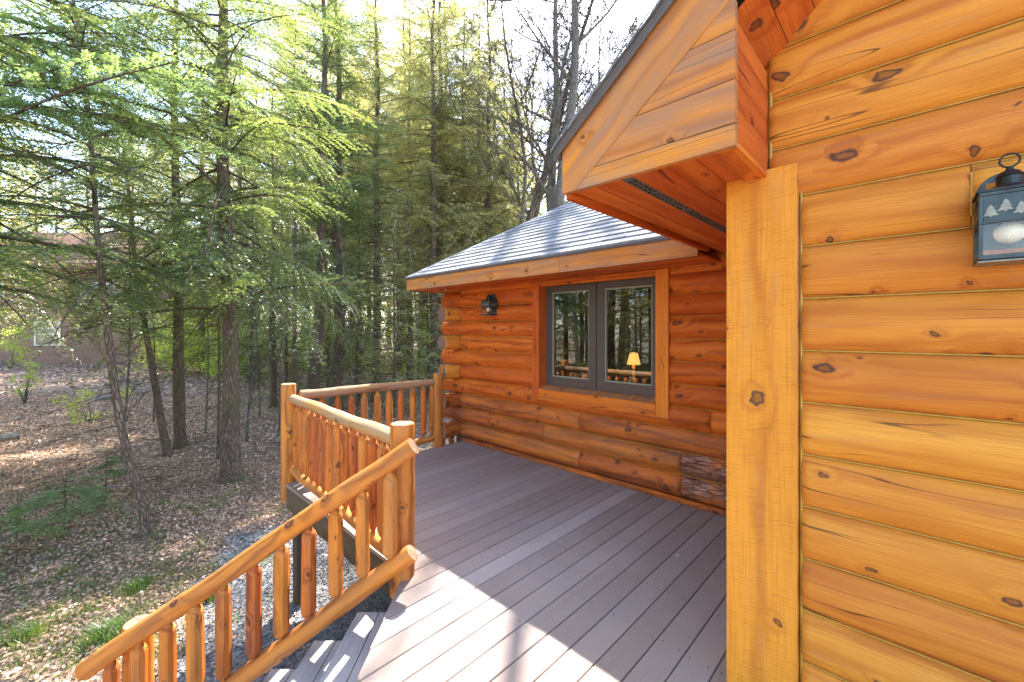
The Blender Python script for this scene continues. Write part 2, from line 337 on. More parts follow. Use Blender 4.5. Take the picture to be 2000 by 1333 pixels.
# ---------------------------------------------------------------- log house
XW, XR, ZL, PZ = 3.865, 2.03, .054, .209
house = empty('log_house', (XW, 2.5, -1.15)); tag(house, 'orange stained log house with two wings, grey shingle roof and bronze window', 'house')
def log(mb, base, t, n, L, z0, z1, bulge=.036, seed=0, tint=None, mat=0, e=3.0, ends=True, capmat=0):
    rr = random.Random(seed); base = Vector(base); t = Vector(t); n = Vector(n)
    if tint is None: tint = rr.random()
    K = 12; ns = max(2, int(L / .12)); rows = []; uvr = []; ph = [rr.random() * 9 for _ in range(4)]; o = (rr.random() * 30, rr.random() * 30)
    ss = [0, .012, .03] + [L * i / ns for i in range(1, ns)] + [L - .03, L - .012, L] if ends and L > .3 else [L * i / ns for i in range(ns + 1)]
    for s in sorted(ss):
        ef = 1.0
        if ends:
            q = min(s, L - s); ef = 1 if q >= .03 else (.55 if q < .005 else (.85 if q < .02 else 1))
        row = []; ur = []
        for j in range(K + 1):
            v = j / K; a = abs(2 * v - 1)
            off = bulge * (1 - a ** e) * ef + .0025 * math.sin(s * 3.1 + ph[0] + v * 3) * (1 - a)
            z = z0 + .0015 + (z1 - z0 - .003) * v + .0025 * math.sin(s * 1.9 + ph[1]) * (1 if 0 < j < K else 0)
            p = base + t * s + n * off; row.append((p.x, p.y, z)); ur.append((o[0] + s, o[1] + (z1 - z0) * v * 1.15))
        pb = base + t * s - n * .09
        row += [(pb.x, pb.y, z1 - .002), (pb.x, pb.y, z0 + .002)]; ur += [(o[0] + s, o[1] + .3), (o[0] + s, o[1] + .5), (o[0] + s, o[1] + .6)]
        rows.append(row); uvr.append(ur)
    fl = t.cross(Vector((0, 0, 1))).dot(n) > 0
    mb.grid(rows, uvr, tint, mat, close=True, flip=not fl)
    for row, f2 in ((rows[0], 0), (rows[-1], 1)):
        q = row if (f2 == 1) == fl else row[::-1]
        mb.face(q, [(o[0] + (p[0] + p[1]) * .5, o[1] + p[2]) for p in q], tint, capmat)
# wing wall (faces -x), runs along +y; window opening y 1.775..3.229, z .905..2.15
wing = MB(); low = MB(); barkm = MB(); caulk = MB()
Y0, Y1 = .585, 4.75
joints = {-1: [1.553, 2.669], 0: [1.553, 3.19], 1: [2.669], 2: [1.289]}
WY0, WY1 = 1.66, 3.32
for kk in range(-1, 10):
    c = kk + 0; z0 = ZL + PZ * (kk + 1); z1 = z0 + PZ; idx = kk
    segs = [Y0] + joints.get(kk, []) + [Y1]
    passing = (kk % 2 == 0)     # courses that run on past the corner
    if kk % 2 == 0: segs[-1] = 5.20
    spans = []
    for a, b in zip(segs[:-1], segs[1:]):
        if z1 > .95 and z0 < 2.2:
            if a < WY0: spans.append((a, min(b, WY0)))
            if b > WY1: spans.append((max(a, WY1), b))
        else: spans.append((a, b))
    for a, b in spans:
        if b - a < .05: continue
        tgt, cm = (wing, 0)
        if kk <= 1: tgt = low
        if kk <= 0 and b <= 1.56: tgt = barkm
        log(tgt, (XW, a + .002, 0), (0, 1, 0), (-1, 0, 0), b - a - .004, z0, z1, .061 if kk > 0 else .064, seed=100 + kk * 7 + int(a * 10), e=2.0, capmat=0)
    if kk > -1:
        for a, b in ([(Y0, WY0), (WY1, Y1)] if z0 > .8 else [(Y0, Y1)]): caulk.tube([(XW + .001, a + (b - a) * i / 8, z0) for i in range(9)], .004, 5, caps=False)
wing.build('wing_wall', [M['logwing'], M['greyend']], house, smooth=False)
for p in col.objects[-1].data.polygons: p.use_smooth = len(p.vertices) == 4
low.build('wing_wall_base', [M['loglow'], M['greyend']], house)
for p in col.objects[-1].data.polygons: p.use_smooth = len(p.vertices) == 4
barkm.build('bark_log', M['barklog'], house); tag(col.objects[-1], 'dark bark covered log ends beside the corner board')
for p in col.objects[-1].data.polygons: p.use_smooth = len(p.vertices) == 4
# cross logs of the far wall that poke out past the corner
for i, kk in enumerate(range(-1, 10, 2)):
    z0 = ZL + PZ * (kk + 1); z1 = z0 + PZ
    mb = MB(); cy = 4.855; R = (z1 - z0) / 2; rows = []; uvr = []; n = 14; o = RS.random() * 20
    xs = [3.585, 3.60, 3.72, 3.85, 3.95]; rr = [.93, 1, 1, 1, 1]
    for x, q in zip(xs, rr):
        row = []; ur = []
        for j in range(n):
            an = 2 * math.pi * j / n; cx, cz = math.cos(an), math.sin(an)
            sx = math.copysign(abs(cx) ** .75, cx) * .105 * q; sz = math.copysign(abs(cz) ** .75, cz) * (R - .001) * q
            row.append((x, cy + sx, (z0 + z1) / 2 + sz))
        ur = [(o + x, o + j * .05) for j in range(n + 1)]
        rows.append(row); uvr.append(ur)
    mb.grid(rows, uvr, RS.random(), 0, close=True, flip=False)
    mb.face(rows[0][::-1], [(p[1] * 1.0 + i, p[2]) for p in rows[0][::-1]], .5, 1)
    mb.build('cross_log', [M['log'] if kk > 1 else M['loglow'], M['greyend'] if kk > 2 else M['endgrain']], house)
# far side wall going +x (only its edge is ever seen)
mb = MB()
for kk in range(-1, 11):
    z0 = ZL + PZ * (kk + 1); log(mb, (3.95, 4.95, 0), (1, 0, 0), (0, 1, 0), 5.5, z0, z0 + PZ, seed=500 + kk)
mb.build('end_wall', M['log'], house)
# low skirt under the wall logs down to the ground
mb = MB(); mb.box((XW + .02, .62, -1.25), (XW + .3, 4.9, ZL - .002)); mb.box((XW + .3, 4.7, -1.25), (9.4, 4.9, ZL - .002)); mb.build('foundation', M['rim'], house)
mb = MB(); mb.box((XW - .022, .62, .002), (XW + .02, 4.72, ZL - .004), long=1); mb.build('baseboard', M['loglow'], house)
# infill poles between cross logs
mb_done = 0
for px, zt in ((3.60, 1.10), (3.76, 1.10)):
    for a, b in ((-.35, .26), (.47, .68), (.895, 1.095)):
        mb = MB(); mb.tube([(px + .01, 4.86, a - .01), (px, 4.86, (a + b) / 2), (px, 4.86, b + .01)], .036, 8, rough=.03); mb.build('infill_pole', [M['rail'], M['endgrain']], house, smooth=False)
# near gable wall (faces -x at XR)
near = MB(); YN = .326
for kk in range(-2, 17):
    z0 = ZL + PZ * (kk + 1); z1 = z0 + PZ
    ymax = YN if z1 < 2.30 else .44
    if 2.1 < z0 < 2.2: ymax = .436
    lim = .44 - (z1 - 3.03) / .78
    ymax = min(ymax, lim)
    if z0 > 2.2 and z0 < 2.3: pass
    segs = [(-3.2, ymax)]
    if 1.9 < z0 < 2.0: segs = [(-3.2, -.133), (-.1305, ymax)]
    for a, b in segs:
        if b > a + .1: log(near, (XR, a, 0), (0, 1, 0), (-1, 0, 0), b - a, z0, z1, .042, seed=300 + kk * 5 + int(a * 3), e=2.3)
    yc_ = YN if z0 < 2.2 else ymax
    caulk.tube([(XR - .003, -3.2 + (yc_ + 3.2) * i / 14, z0 + .001) for i in range(15)], .0034, 5, caps=False)
caulk.tube([(XR - .006, YN + .004, z) for z in np.arange(-.1, 2.28, .1)], .005, 5, caps=False)
caulk.tube([(XR - .010, .436, z) for z in np.arange(2.24, 2.75, .06)], .0065, 5, caps=False)
caulk.tube([(XR - .024, -.1315, z) for z in (1.97, 2.0, 2.06, 2.11)], .0035, 5, caps=False)
near.box((XR + .01, -.2, 1.93), (XR + .06, -.06, 2.14)); near.box((XR + .008, .40, 2.28), (XR + .06, .60, 2.84))
near.build('gable_wall', M['log'], house)
for p in col.objects[-1].data.polygons: p.use_smooth = len(p.vertices) == 4
caulk.build('caulk_line', M['caulk'], house, smooth=True)
mb = MB(); mb.box((XR - .046, YN + .012, -.02), (XR + .05, .600, 2.268), tint=.9, long=2, off=(3.3, -.326 - .012 + .02)); mb.build('corner_board', M['board'], house, bevel=.003)
mb = MB()
for kk in range(-1, 12):
    z0 = ZL + PZ * (kk + 1); log(mb, (XR + .052, .575, 0), (1, 0, 0), (0, 1, 0), XW - XR - .02, z0, z0 + PZ, seed=700 + kk)
mb.build('return_wall', M['log'], house)
# ---- eave box and gable overhang of the near roof
XB, YB, ZB, SL = 1.57, .447, 2.238, .78
def ztop(y): return 2.452 + SL * (1.215 - y)
def rakelow(y): return 2.748 + SL * (.464 - y)
fb = MB()
# sloping rake board
y_e = 1.19
ya = 1.118      # where the lower edge of the rake board meets the box bottom
def poly(mb, pts, x0, x1, tint, udir):
    u = Vector(udir).normalized(); v = Vector((0, -u.z, u.y)); o = (RS.random() * 20, RS.random() * 20)
    fr = [(x0, p[0], p[1]) for p in pts]; bk = [(x1, p[0], p[1]) for p in pts]
    f = lambda p: (o[0] + p[1] * u.y + p[2] * u.z, o[1] + p[1] * v.y + p[2] * v.z + p[0])
    area = sum(pts[i][0] * pts[(i + 1) % len(pts)][1] - pts[(i + 1) % len(pts)][0] * pts[i][1] for i in range(len(pts)))
    if area > 0: fr, bk = fr[::-1], bk[::-1]
    mb.face(fr, [f(p) for p in fr], tint); mb.face(bk[::-1], [f(p) for p in bk[::-1]], tint)
    m_ = len(pts)
    for i in range(m_):
        a, b = fr[i], fr[(i + 1) % m_]; c, d = bk[(i + 1) % m_], bk[i]
        mb.face([b, a, d, c], [f(p) for p in (b, a, d, c)], tint)
Yf = -3.0
poly(fb, [(y_e, ZB), (y_e, ztop(y_e) - .03), (Yf, ztop(Yf) - .03), (Yf, rakelow(Yf)), (ya, ZB)], XB, XB + .03, .75, (0, -1, SL))
fb.build('rake_board', M['fascia'], house, bevel=.002)
fb = MB()
def yl(z): return .464 - (z - 2.748) / SL   # y of the rake lower edge at height z
g = .0015
zs = [ZB, 2.318, 2.47, 2.64, 2.748]
for a, b in zip(zs[:-1], zs[1:]):
    pts = [(YB, a + g), (yl(a + g) - .002, a + g), (max(yl(b - g), YB) - .002 + .003, b - g), (YB, b - g)]
    poly(fb, pts, XB + .003, XB + .03, RS.uniform(.55, .95), (0, 1, 0))
fb.build('box_face_board', M['fascia'], house)
fb = MB()
for a, b in zip([ZB + .02, 2.38, 2.47, 2.60, 2.68][:-1], [2.38, 2.47, 2.60, 2.68, 2.742][:]):
    fb.box((XB + .032, YB, a + .001), (XR - .012, YB + .02, b - .001), long=0)
fb.box((XB + .032, YB - .003, ZB - .001), (XR - .01, YB + .02, ZB + .018), long=0)
fb.build('box_side_board', M['soffit'], house)
fb = MB(); y = .61; bw = .112
ys = [.447, .60, .713, .826]
lst = [(.45, .60), (.602, .715), (.717, .862), (.918, 1.04), (1.042, 1.158)]
for a, b in lst:
    x1 = 3.9
    x0 = XB + .032
    if a < .6: x1 = XR - .03
    fb.box((x0, a, ZB + .012), (x1, b - .002, ZB + .03), long=0)
for y in (.447,): fb.box((XB + .032, .45, ZB - .0), (2.0, .52, ZB + .011), long=0)
fb.build('eave_soffit', M['soffit'], house)
fb = MB(); fb.box((XB + .03, 1.16, ZB - .022), (3.42, y_e - .002, ztop(y_e) - .05), long=0); fb.build('eave_fascia', M['soffit'], house)
vt = MB(); va, vb = .862, .918; z = ZB + .012; xs_ = np.arange(XB + .05, 3.3, .046)
vt.box((XB + .032, va, z), (3.3, va + .008, z + .012), .5); vt.box((XB + .032, vb - .008, z), (3.3, vb, z + .012), .5); vt.box((XB + .032, (va + vb) / 2 - .004, z), (3.3, (va + vb) / 2 + .004, z + .012), .5)
for i, x in enumerate(xs_): vt.box((x, va + .008, z + .001), (x + (.010 if i % 14 else .05), vb - .008, z + .011), .5)
v_ = vt.build('soffit_vent', M['black'], house); vd = MB(); vd.box((XB + .032, va, z + .03), (3.3, vb, z + .034), .5); vd.build('vent_recess', M['dark'], v_)
# rake soffit (boards running along x under the sloping overhang)
fb = MB(); L0 = .466; n_ = 24; st = .118
for i in range(n_):
    ya_ = L0 - i * st * .79; yb_ = L0 - (i + 1) * st * .79 + .003
    za, zb_ = 2.728 + SL * (.44 - ya_), 2.728 + SL * (.44 - yb_)
    pts = [(ya_, za), (yb_, zb_), (yb_ + .012, zb_ + .016), (ya_ + .012, za + .016)]
    o = (RS.random() * 20, RS.random() * 20); t_ = RS.random(); x0, x1 = XB + .03, XR + .02
    q = [(x0, pts[0][0], pts[0][1]), (x1, pts[0][0], pts[0][1]), (x1, pts[1][0], pts[1][1]), (x0, pts[1][0], pts[1][1])]
    fb.face(q, [(o[0] + p[0], o[1] - p[1] * 1.27) for p in q], t_)
    fb.face([(x0, pts[1][0], pts[1][1]), (x1, pts[1][0], pts[1][1]), (x1, pts[1][0], pts[1][1] + .016), (x0, pts[1][0], pts[1][1] + .016)], None, t_)
    fb.face([(x1, pts[0][0], pts[0][1]), (x0, pts[0][0], pts[0][1]), (x0, pts[0][0], pts[0][1] + .016), (x1, pts[0][0], pts[0][1] + .016)], None, t_)
fb.build('rake_soffit', M['soffit'], house)
# near roof slab + drip edge + shingle edge
rf = MB()
def slab(mb, y0, y1, x0, x1, dz0, dz1, tint=.5):
    poly(mb, [(y0, ztop(y0) + dz0), (y0, ztop(y0) + dz1), (y1, ztop(y1) + dz1), (y1, ztop(y1) + dz0)], x0, x1, tint, (0, -1, SL))
slab(rf, y_e - .01, -3.0, XB + .032, 7.0, -.05, -.03); rf.build('roof_deck', M['rim'], house)
rf = MB(); slab(rf, y_e + .035, -3.0, XB - .022, XB + .10, -.03, -.004); slab(rf, y_e + .035, -3.0, XB - .022, XB - .019, -.055, -.031)
rf.box((XB - .02, y_e + .005, ztop(y_e) - .07), (3.3, y_e + .012, ztop(y_e) - .035)); rf.build('drip_edge', M['drip'], house)
rf = MB(); yy = y_e + .045; i = 0
while yy > -3.0:
    x = XB - .03 - RS.random() * .1
    while x < 7.0:
        wd = RS.uniform(.15, .32); a, b = max(x, XB - .032), min(x + wd - .004, 7.0); y1 = yy - .125 * .79
        z0 = ztop(yy); z1 = ztop(y1 - .03); t_ = RS.random(); th = .008 + RS.random() * .003
        if b > a:
            rf.face([(a, yy, z0 + th), (b, yy, z0 + th), (b, y1 - .03, z1 + .001), (a, y1 - .03, z1 + .001)], None, t_)
            rf.face([(a, yy, z0 - .004), (b, yy, z0 - .004), (b, yy, z0 + th), (a, yy, z0 + th)], None, t_ * .3)
            rf.face([(a, yy, z0 - .004), (a, yy, z0 + th), (a, y1, z1 + .001), (a, y1, z1 - .01)], None, t_ * .5)
        x += wd
    yy -= .125 * .79
rf.build('near_roof_shingles', M['shingle'], house)
# ---- wing roof: hip roof
EX, EY, EZ, S2 = 3.285, 5.28, 2.362, .655
TM = 2.5
def hip_shingles(mb, side):
    L = math.hypot(1, S2); cstep = .128 / L; t = -.02; ci = 0
    while t < TM:
        t1 = min(t + cstep, TM); x0_, x1_ = t, t1
        if side == 0: lo, hi = .62, EY - t    # along y
        else: lo, hi = EX + t, 9.5
        p = lo - RS.random() * .25
        while p < hi:
            wd = RS.uniform(.13, .34); a, b = max(p, lo), min(p + wd - .004, hi)
            p += wd
            if b <= a: continue
            b1 = min(b, (EY - t1) if side == 0 else b); a1 = max(a, (EX + t1)) if side else a
            if side == 0 and b1 <= a: continue
            if side == 1 and a1 >= b: continue
            th = .012 + RS.random() * .006; tt = RS.random(); z0, z1 = EZ + S2 * t, EZ + S2 * (t1 + .01)
            if side == 0:
                q = [(EX + t, a, z0 + th), (EX + t, b, z0 + th), (EX + t1 + .01, b1, z1), (EX + t1 + .01, a, z1)]; e_ = [(EX + t, a, z0 - .006), (EX + t, b, z0 - .006), (EX + t, b, z0 + th), (EX + t, a, z0 + th)]
            else:
                q = [(a, EY - t, z0 + th), (b, EY - t, z0 + th), (b, EY - t1 - .01, z1), (a1, EY - t1 - .01, z1)]; e_ = [(a, EY - t, z0 - .006), (b, EY - t, z0 - .006), (b, EY - t, z0 + th), (a, EY - t, z0 + th)]
            mb.face(q[::-1] if side == 0 else q, None, tt); mb.face(e_, None, tt * .3)
        t = t1; ci += 1
rf = MB(); hip_shingles(rf, 0); hip_shingles(rf, 1)
for i in range(22):     # hip caps
    a = i * .125; c0 = Vector((EX + a, EY - a, EZ + S2 * a + .014)); c1 = Vector((EX + a + .17, EY - a - .17, EZ + S2 * (a + .17) + .008)); tt = RS.random()
    for sd, wv in ((0, Vector((.08, .12, -.02)) * .7), (1, Vector((-.08, -.12, -.02)))):
        pass
    q = [c0 + Vector((-.005, -.13, -.008)), c0, c1, c1 + Vector((-.005, -.13, -.008))]; rf.face([tuple(p) for p in q], None, tt)
    q = [c0, c0 + Vector((.13, .005, -.008)), c1 + Vector((.13, .005, -.008)), c1]; rf.face([tuple(p) for p in q], None, tt)
rfo = rf.build('wing_roof_shingles', M['shingle'], house)
rf = MB()   # roof body below the shingles
P = lambda t, y: (EX + t, y, EZ + S2 * t - .012)
rf.face([P(0, .62), (EX, EY, EZ - .012), (EX + TM, EY - TM, EZ + S2 * TM - .012), P(TM, .62)][::-1]); rf.face([(EX, EY, EZ - .012), (9.5, EY, EZ - .012), (9.5, EY - TM, EZ + S2 * TM - .012), (EX + TM, EY - TM, EZ + S2 * TM - .012)])
rf.face([(EX + TM, .62, EZ + S2 * TM - .01), (EX + TM, EY - TM, EZ + S2 * TM - .01), (9.5, EY - TM, EZ + S2 * TM - .01), (9.5, .62, EZ + S2 * TM - .01)])
rf.build('roof_sheathing', M['rim'], house)
rf = MB(); rf.box((EX - .018, 1.196, EZ - .038), (EX + .02, EY + .018, EZ - .008), .5); rf.box((EX + .02, EY - .02, EZ - .038), (9.5, EY + .018, EZ - .008), .5); rf.build('gutter_edge', M['drip'], house)
rf = MB(); rf.box((EX - .004, 1.196, 2.168), (EX + .03, 2.52, EZ - .039), long=1, tint=.6); rf.box((EX - .004, 2.523, 2.168), (EX + .03, EY + .004, EZ - .039), long=1, tint=.75)
rf.box((EX + .031, EY - .03, 2.168), (9.5, EY + .004, EZ - .039), long=0); rf.build('wing_fascia', M['fascia'], house)
rf = MB(); ys_ = EX + .03
for i in range(5): rf.box((EX + .031 + i * .118, 1.196 if i else 1.196, 2.182), (EX + .031 + (i + 1) * .118 - .003, EY - .031, 2.20), long=1)
for i in range(4): rf.box((XW + .05, EY - .031 - (i + 1) * .118 + .003, 2.183), (9.5, EY - .031 - i * .118, 2.199), long=0)
rf.build('wing_soffit', M['soffit'], house)
mb = MB(); mb.box((XW - .02, 1.2, 2.12), (XW + .03, 4.75, 2.18), long=1, tint=.5); mb.build('frieze_board', M['trim'], house)
# ---- window
TX = 3.80
mb = MB()
mb.box((TX, 1.650, .772), (XW + .10, 1.775, 2.178), long=2); mb.box((TX, 3.229, .772), (XW + .10, 3.328, 2.178), long=2)
mb.box((TX - .003, 1.777, .772), (XW + .10, 3.227, .900), long=1); mb.box((TX + .002, 1.777, 2.143), (XW + .10, 3.227, 2.178), long=1)
win = mb.build('window', M['trim'], house, bevel=.003)
mb = MB(); P0 = [(TX - .004, .902), (XW + .085, .935)]
mb.face([(TX - .004, 1.777, .9015), (XW + .085, 1.777, .935), (XW + .085, 3.227, .935), (TX - .004, 3.227, .9015)][::-1], [(0, 0), (.15, 0), (.15, 1.45), (0, 1.45)]); mb.build('window_sill', M['fascia'], win)
FX = 3.935; zb, zt = .938, 2.142
for i, (a, b) in enumerate(((1.778, 2.508), (2.520, 3.228))):
    mb = MB(); s_ = .095
    for q in (((FX, a, zb), (FX + .045, a + s_, zt)), ((FX, b - s_, zb), (FX + .045, b, zt)), ((FX, a + s_, zb), (FX + .045, b - s_, zb + s_ + .01)), ((FX, a + s_, zt - s_), (FX + .045, b - s_, zt))): mb.box(*q, tint=.5)
    sash = mb.build('window_sash', M['sash'], win, bevel=.004)
    mb = MB(); a2, b2, c2, d2 = a + s_, b - s_, zb + s_ + .01, zt - s_; w_ = .012
    for q in (((FX + .012, a2, c2), (FX + .04, a2 + w_, d2)), ((FX + .012, b2 - w_, c2), (FX + .04, b2, d2)), ((FX + .012, a2 + w_, c2), (FX + .04, b2 - w_, c2 + w_)), ((FX + .012, a2 + w_, d2 - w_), (FX + .04, b2 - w_, d2))): mb.box(*q, tint=.5)
    mb.build('glazing_bead', M['bead'], sash)
    mb = MB(); x = FX + .026; mb.face([(x, a2, c2), (x, a2, d2), (x, b2, d2), (x, b2, c2)]); mb.build('glass_pane', M['glass'], sash)
mb = MB(); mb.box((FX + .02, 2.508, zb), (FX + .05, 2.52, zt)); mb.box((FX + .05, 1.70, .80), (FX + .09, 1.86, 2.18)); mb.box((FX + .05, 3.16, .80), (FX + .09, 3.30, 2.18)); mb.box((FX + .05, 1.86, .80), (FX + .09, 3.16, 1.02)); mb.box((FX + .05, 1.86, 2.06), (FX + .09, 3.16, 2.18)); mb.build('window_frame', M['sash'], win)
# room behind the window
mb = MB(); a, b = (FX + .1, .7, -.05), (8.2, 4.65, 2.45)
X0, X1_, Ya, Yb, Za, Zb = a[0], b[0], a[1], b[1], a[2], b[2]
mb.face([(X0, Ya, Za), (X1_, Ya, Za), (X1_, Yb, Za), (X0, Yb, Za)]); mb.face([(X0, Ya, Zb), (X0, Yb, Zb), (X1_, Yb, Zb), (X1_, Ya, Zb)]); mb.face([(X1_, Ya, Za), (X1_, Ya, Zb), (X1_, Yb, Zb), (X1_, Yb, Za)])
mb.face([(X0, Ya, Za), (X0, Ya, Zb), (X1_, Ya, Zb), (X1_, Ya, Za)]); mb.face([(X0, Yb, Za), (X1_, Yb, Za), (X1_, Yb, Zb), (X0, Yb, Zb)])
mb.build('interior_room', M['room'], house)
# table lamp + side table seen through the glass
LX, LY = 5.0, 2.63
tb = empty('side_table', (LX, LY, -.05)); tag(tb, 'dark side table behind the window glass, carrying a lit lamp', 'table')
mb = MB(); mb.box((LX - .25, LY - .25, .70), (LX + .25, LY + .25, .74)); mb.build('tabletop', M['rim'], tb, bevel=.004)
for i in (-1, 1):
    for j in (-1, 1):
        mb = MB(); mb.box((LX + i * .21 - .02, LY + j * .21 - .02, -.05), (LX + i * .21 + .02, LY + j * .21 + .02, .70)); mb.build('leg', M['rim'], tb)
lp = empty('table_lamp', (LX, LY, .74)); tag(lp, 'lit table lamp with a yellow tapered shade seen through the window', 'lamp')
mb = MB(); mb.tube([(LX, LY, .742), (LX, LY, .76), (LX, LY, .85), (LX, LY, .95), (LX, LY, 1.02), (LX, LY, 1.10)], [.05, .05, .03, .04, .02, .008], 14); mb.build('lamp_base', M['ceramic'], lp, smooth=True)
mb = MB(); rows = [[(LX + r_ * math.cos(t * .2618), LY + r_ * math.sin(t * .2618), z_) for t in range(24)] for z_, r_ in ((1.15, .088), (1.30, .05))]
mb.grid(rows, [[(t * .1, 0) for t in range(25)], [(t * .1, .2) for t in range(25)]], close=True); mb.build('lamp_shade', M['shade'], lp, smooth=True)
for z_, r_ in ((1.15, .089), (1.30, .051)):
    mb = MB(); mb.tube([(LX + r_ * math.cos(t * .2618), LY + r_ * math.sin(t * .2618), z_) for t in range(25)], .003, 4, caps=False); mb.build('shade_rim', M['ceramic'], lp)
mb = MB(); mb.tube([(LX, LY, 1.10), (LX, LY, 1.16)], .02, 8); mb.build('lamp_socket', M['ceramic'], lp)
pl = bpy.data.lights.new('lamp_bulb', 'POINT'); pl.energy = 2.5; pl.color = (1, .6, .25); pl.shadow_soft_size = .03; po = bpy.data.objects.new('lamp_bulb', pl); col.objects.link(po); po.location = (LX, LY, 1.22); po.parent = lp; po.matrix_parent_inverse = lp.matrix_world.inverted()
# ---------------------------------------------------------------- wall lanterns
def tree_shape(y, z, s):
    pts = [(0, 1), (.22, .68), (.12, .7), (.34, .38), (.2, .42), (.45, .08), (.08, .1), (.08, 0), (-.08, 0), (-.08, .1), (-.45, .08), (-.2, .42), (-.34, .38), (-.12, .7), (-.22, .68)]
    return [(y + p[0] * s, z + p[1] * s) for p in pts]
def lantern(xw, yc, zb, hw, H, label):
    # hangs on a wall facing -x: body front at xw-.17, body zb..zb+H, half width hw
    t = empty('wall_lantern', (xw, yc, zb)); tag(t, label, 'lantern')
    xf, xb = xw - .17, xw - .045; zt = zb + H; fl = hw * 1.04
    mb = MB(); n = 18                                   # arched back plate
    pw = hw * .95; zc = zt + .022; arc = [(yc - pw, zb + .01)] + [(yc - pw * math.cos(math.pi * i / n), zc + pw * math.sin(math.pi * i / n)) for i in range(n + 1)] + [(yc + pw, zb + .01)]
    poly(mb, arc, xw - .043, xw - .028, .5, (0, 1, 0)); mb.build('back_plate', M['lantern'], t, bevel=.003)
    mb = MB(); b_ = .010
    for x in (xf, xb):
        for y in (-1, 1):
            p0 = Vector((x, yc + y * (fl - b_ / 2), zb + .012)); p1 = Vector((x + (.004 if x == xf else 0), yc + y * (hw - b_ / 2), zt)); c = (p0 + p1) / 2; u = (p1 - p0) / 2
            mb.obox(c, u, (b_ / 2, 0, 0), (0, b_ / 2, 0))
    for z, hh, h_ in ((zb + .014, fl, .013), (zt - .004, hw, .01), (zb + H * .56, (fl + hw) / 2, .005)):
        for x in (xf, xb): mb.box((x - .006, yc - hh, z - h_ / 2), (x + .006, yc + hh, z + h_ / 2))
        for y in (-1, 1): mb.box((xf + .006, yc + y * (hh - .006) - .006, z - h_ / 2), (xb - .006, yc + y * (hh - .006) + .006, z + h_ / 2))
    mb.build('cage', M['lantern'], t, bevel=.0015)
    mb = MB()                                           # metal band with tree cut-outs
    za, zb_ = zb + H * .575, zt - .009
    mb.box((xf - .001, yc - hw + .010, za), (xf + .003, yc + hw - .010, zb_), .5)
    for y in (-1, 1): mb.box((xf + .008, yc + y * (hw - .006) - .002, za), (xb - .008, yc + y * (hw - .006) + .002, zb_), .5)
    mb.build('band', M['lantern'], t)
    for i in (-1.25, -.42, .42, 1.25):
        mb = MB()
        sh = tree_shape(yc + i * hw * .52, za + (.014 if i in (-.42, 1.25) else .026), .036); poly(mb, sh, xf - .0035, xf - .0015, .5, (0, 1, 0)); mb.build('tree_cutout', M['brass'], t)
    for y in (-1, 1):
        for q in (.35, .7):
            mb = MB(); xx = xf + (xb - xf) * q; sh = tree_shape(0, za + .01, .042); yy = yc + y * (hw - .001)
            f_ = [(xx + p[0], yy + y * .001, p[1]) for p in sh]; mb.face(f_); mb.build('tree_cutout', M['brass'], t)
    mb = MB()
    for y in (-1, 1): mb.face([(xf + .008, yc + y * (fl - .006), zb + .02), (xb - .008, yc + y * (fl - .006), zb + .02), (xb - .008, yc + y * (hw - .006), za), (xf + .008, yc + y * (hw - .006), za)])
    mb.face([(xf, yc - fl + .01, zb + .02), (xf, yc + fl - .01, zb + .02), (xf, yc + hw - .008, za), (xf, yc - hw + .008, za)]); mb.build('lantern_glass', M['seedy'], t)
    mb = MB(); xm = (xf + xb) / 2                       # cap, chimney and ring
    mb.box((xf - .01, yc - hw - .006, zt + .001), (xb + .005, yc + hw + .006, zt + .008))
    mb.tube([(xm, yc, zt + .008), (xm, yc, zt + .022), (xm, yc, zt + .026), (xm, yc, zt + .05), (xm, yc, zt + .052), (xm, yc, zt + .066), (xm, yc, zt + .072), (xm, yc, zt + .082)], [hw * .8, hw * .62, hw * .42, hw * .42, hw * .46, hw * .3, hw * .13, hw * .11], 20)
    mb.build('cap', M['lanternblack'], t, smooth=False)
    mb = MB(); rr_ = .020; mb.tube([(xm, yc + rr_ * math.cos(a_ * .3307), zt + .1 + rr_ * math.sin(a_ * .3307)) for a_ in range(20)], .0028, 6, caps=False); mb.build('ring', M['lanternblack'], t, smooth=True)
    mb = MB(); mb.box((xb, yc - .015, zb + H * .6), (xw - .043, yc + .015, zb + H * .8)); mb.build('bracket', M['lanternblack'], t)
    mb = MB(); mb.box((xf - .003, yc - fl, zb), (xb, yc + fl, zb + .004)); mb.build('bottom_plate', M['brass'], t)
    mb = MB(); zc = zb + H * .44; R = .034
    rows = [[(xm + R * math.sin(a_) * math.cos(b_ * .3927), yc + R * math.sin(a_) * math.sin(b_ * .3927), zc + R * .95 * math.cos(a_)) for b_ in range(16)] for a_ in np.linspace(.02, 3.12, 11)]
    mb.grid(rows, [[(0, 0)] * 17] * 11, close=True, flip=True); mb.tube([(xm, yc, zc + R * .8), (xm, yc, zt - .01)], .014, 10); mb.build('bulb', M['bulb'], t, smooth=True)
lantern(XR, -.203, 1.80, .066, .205, 'large blue grey metal lantern with tree cut-outs and white bulb on the near wall')
lantern(3.845, 4.03, 1.785, .078, .20, 'small dark lantern on the far log wall left of the window')
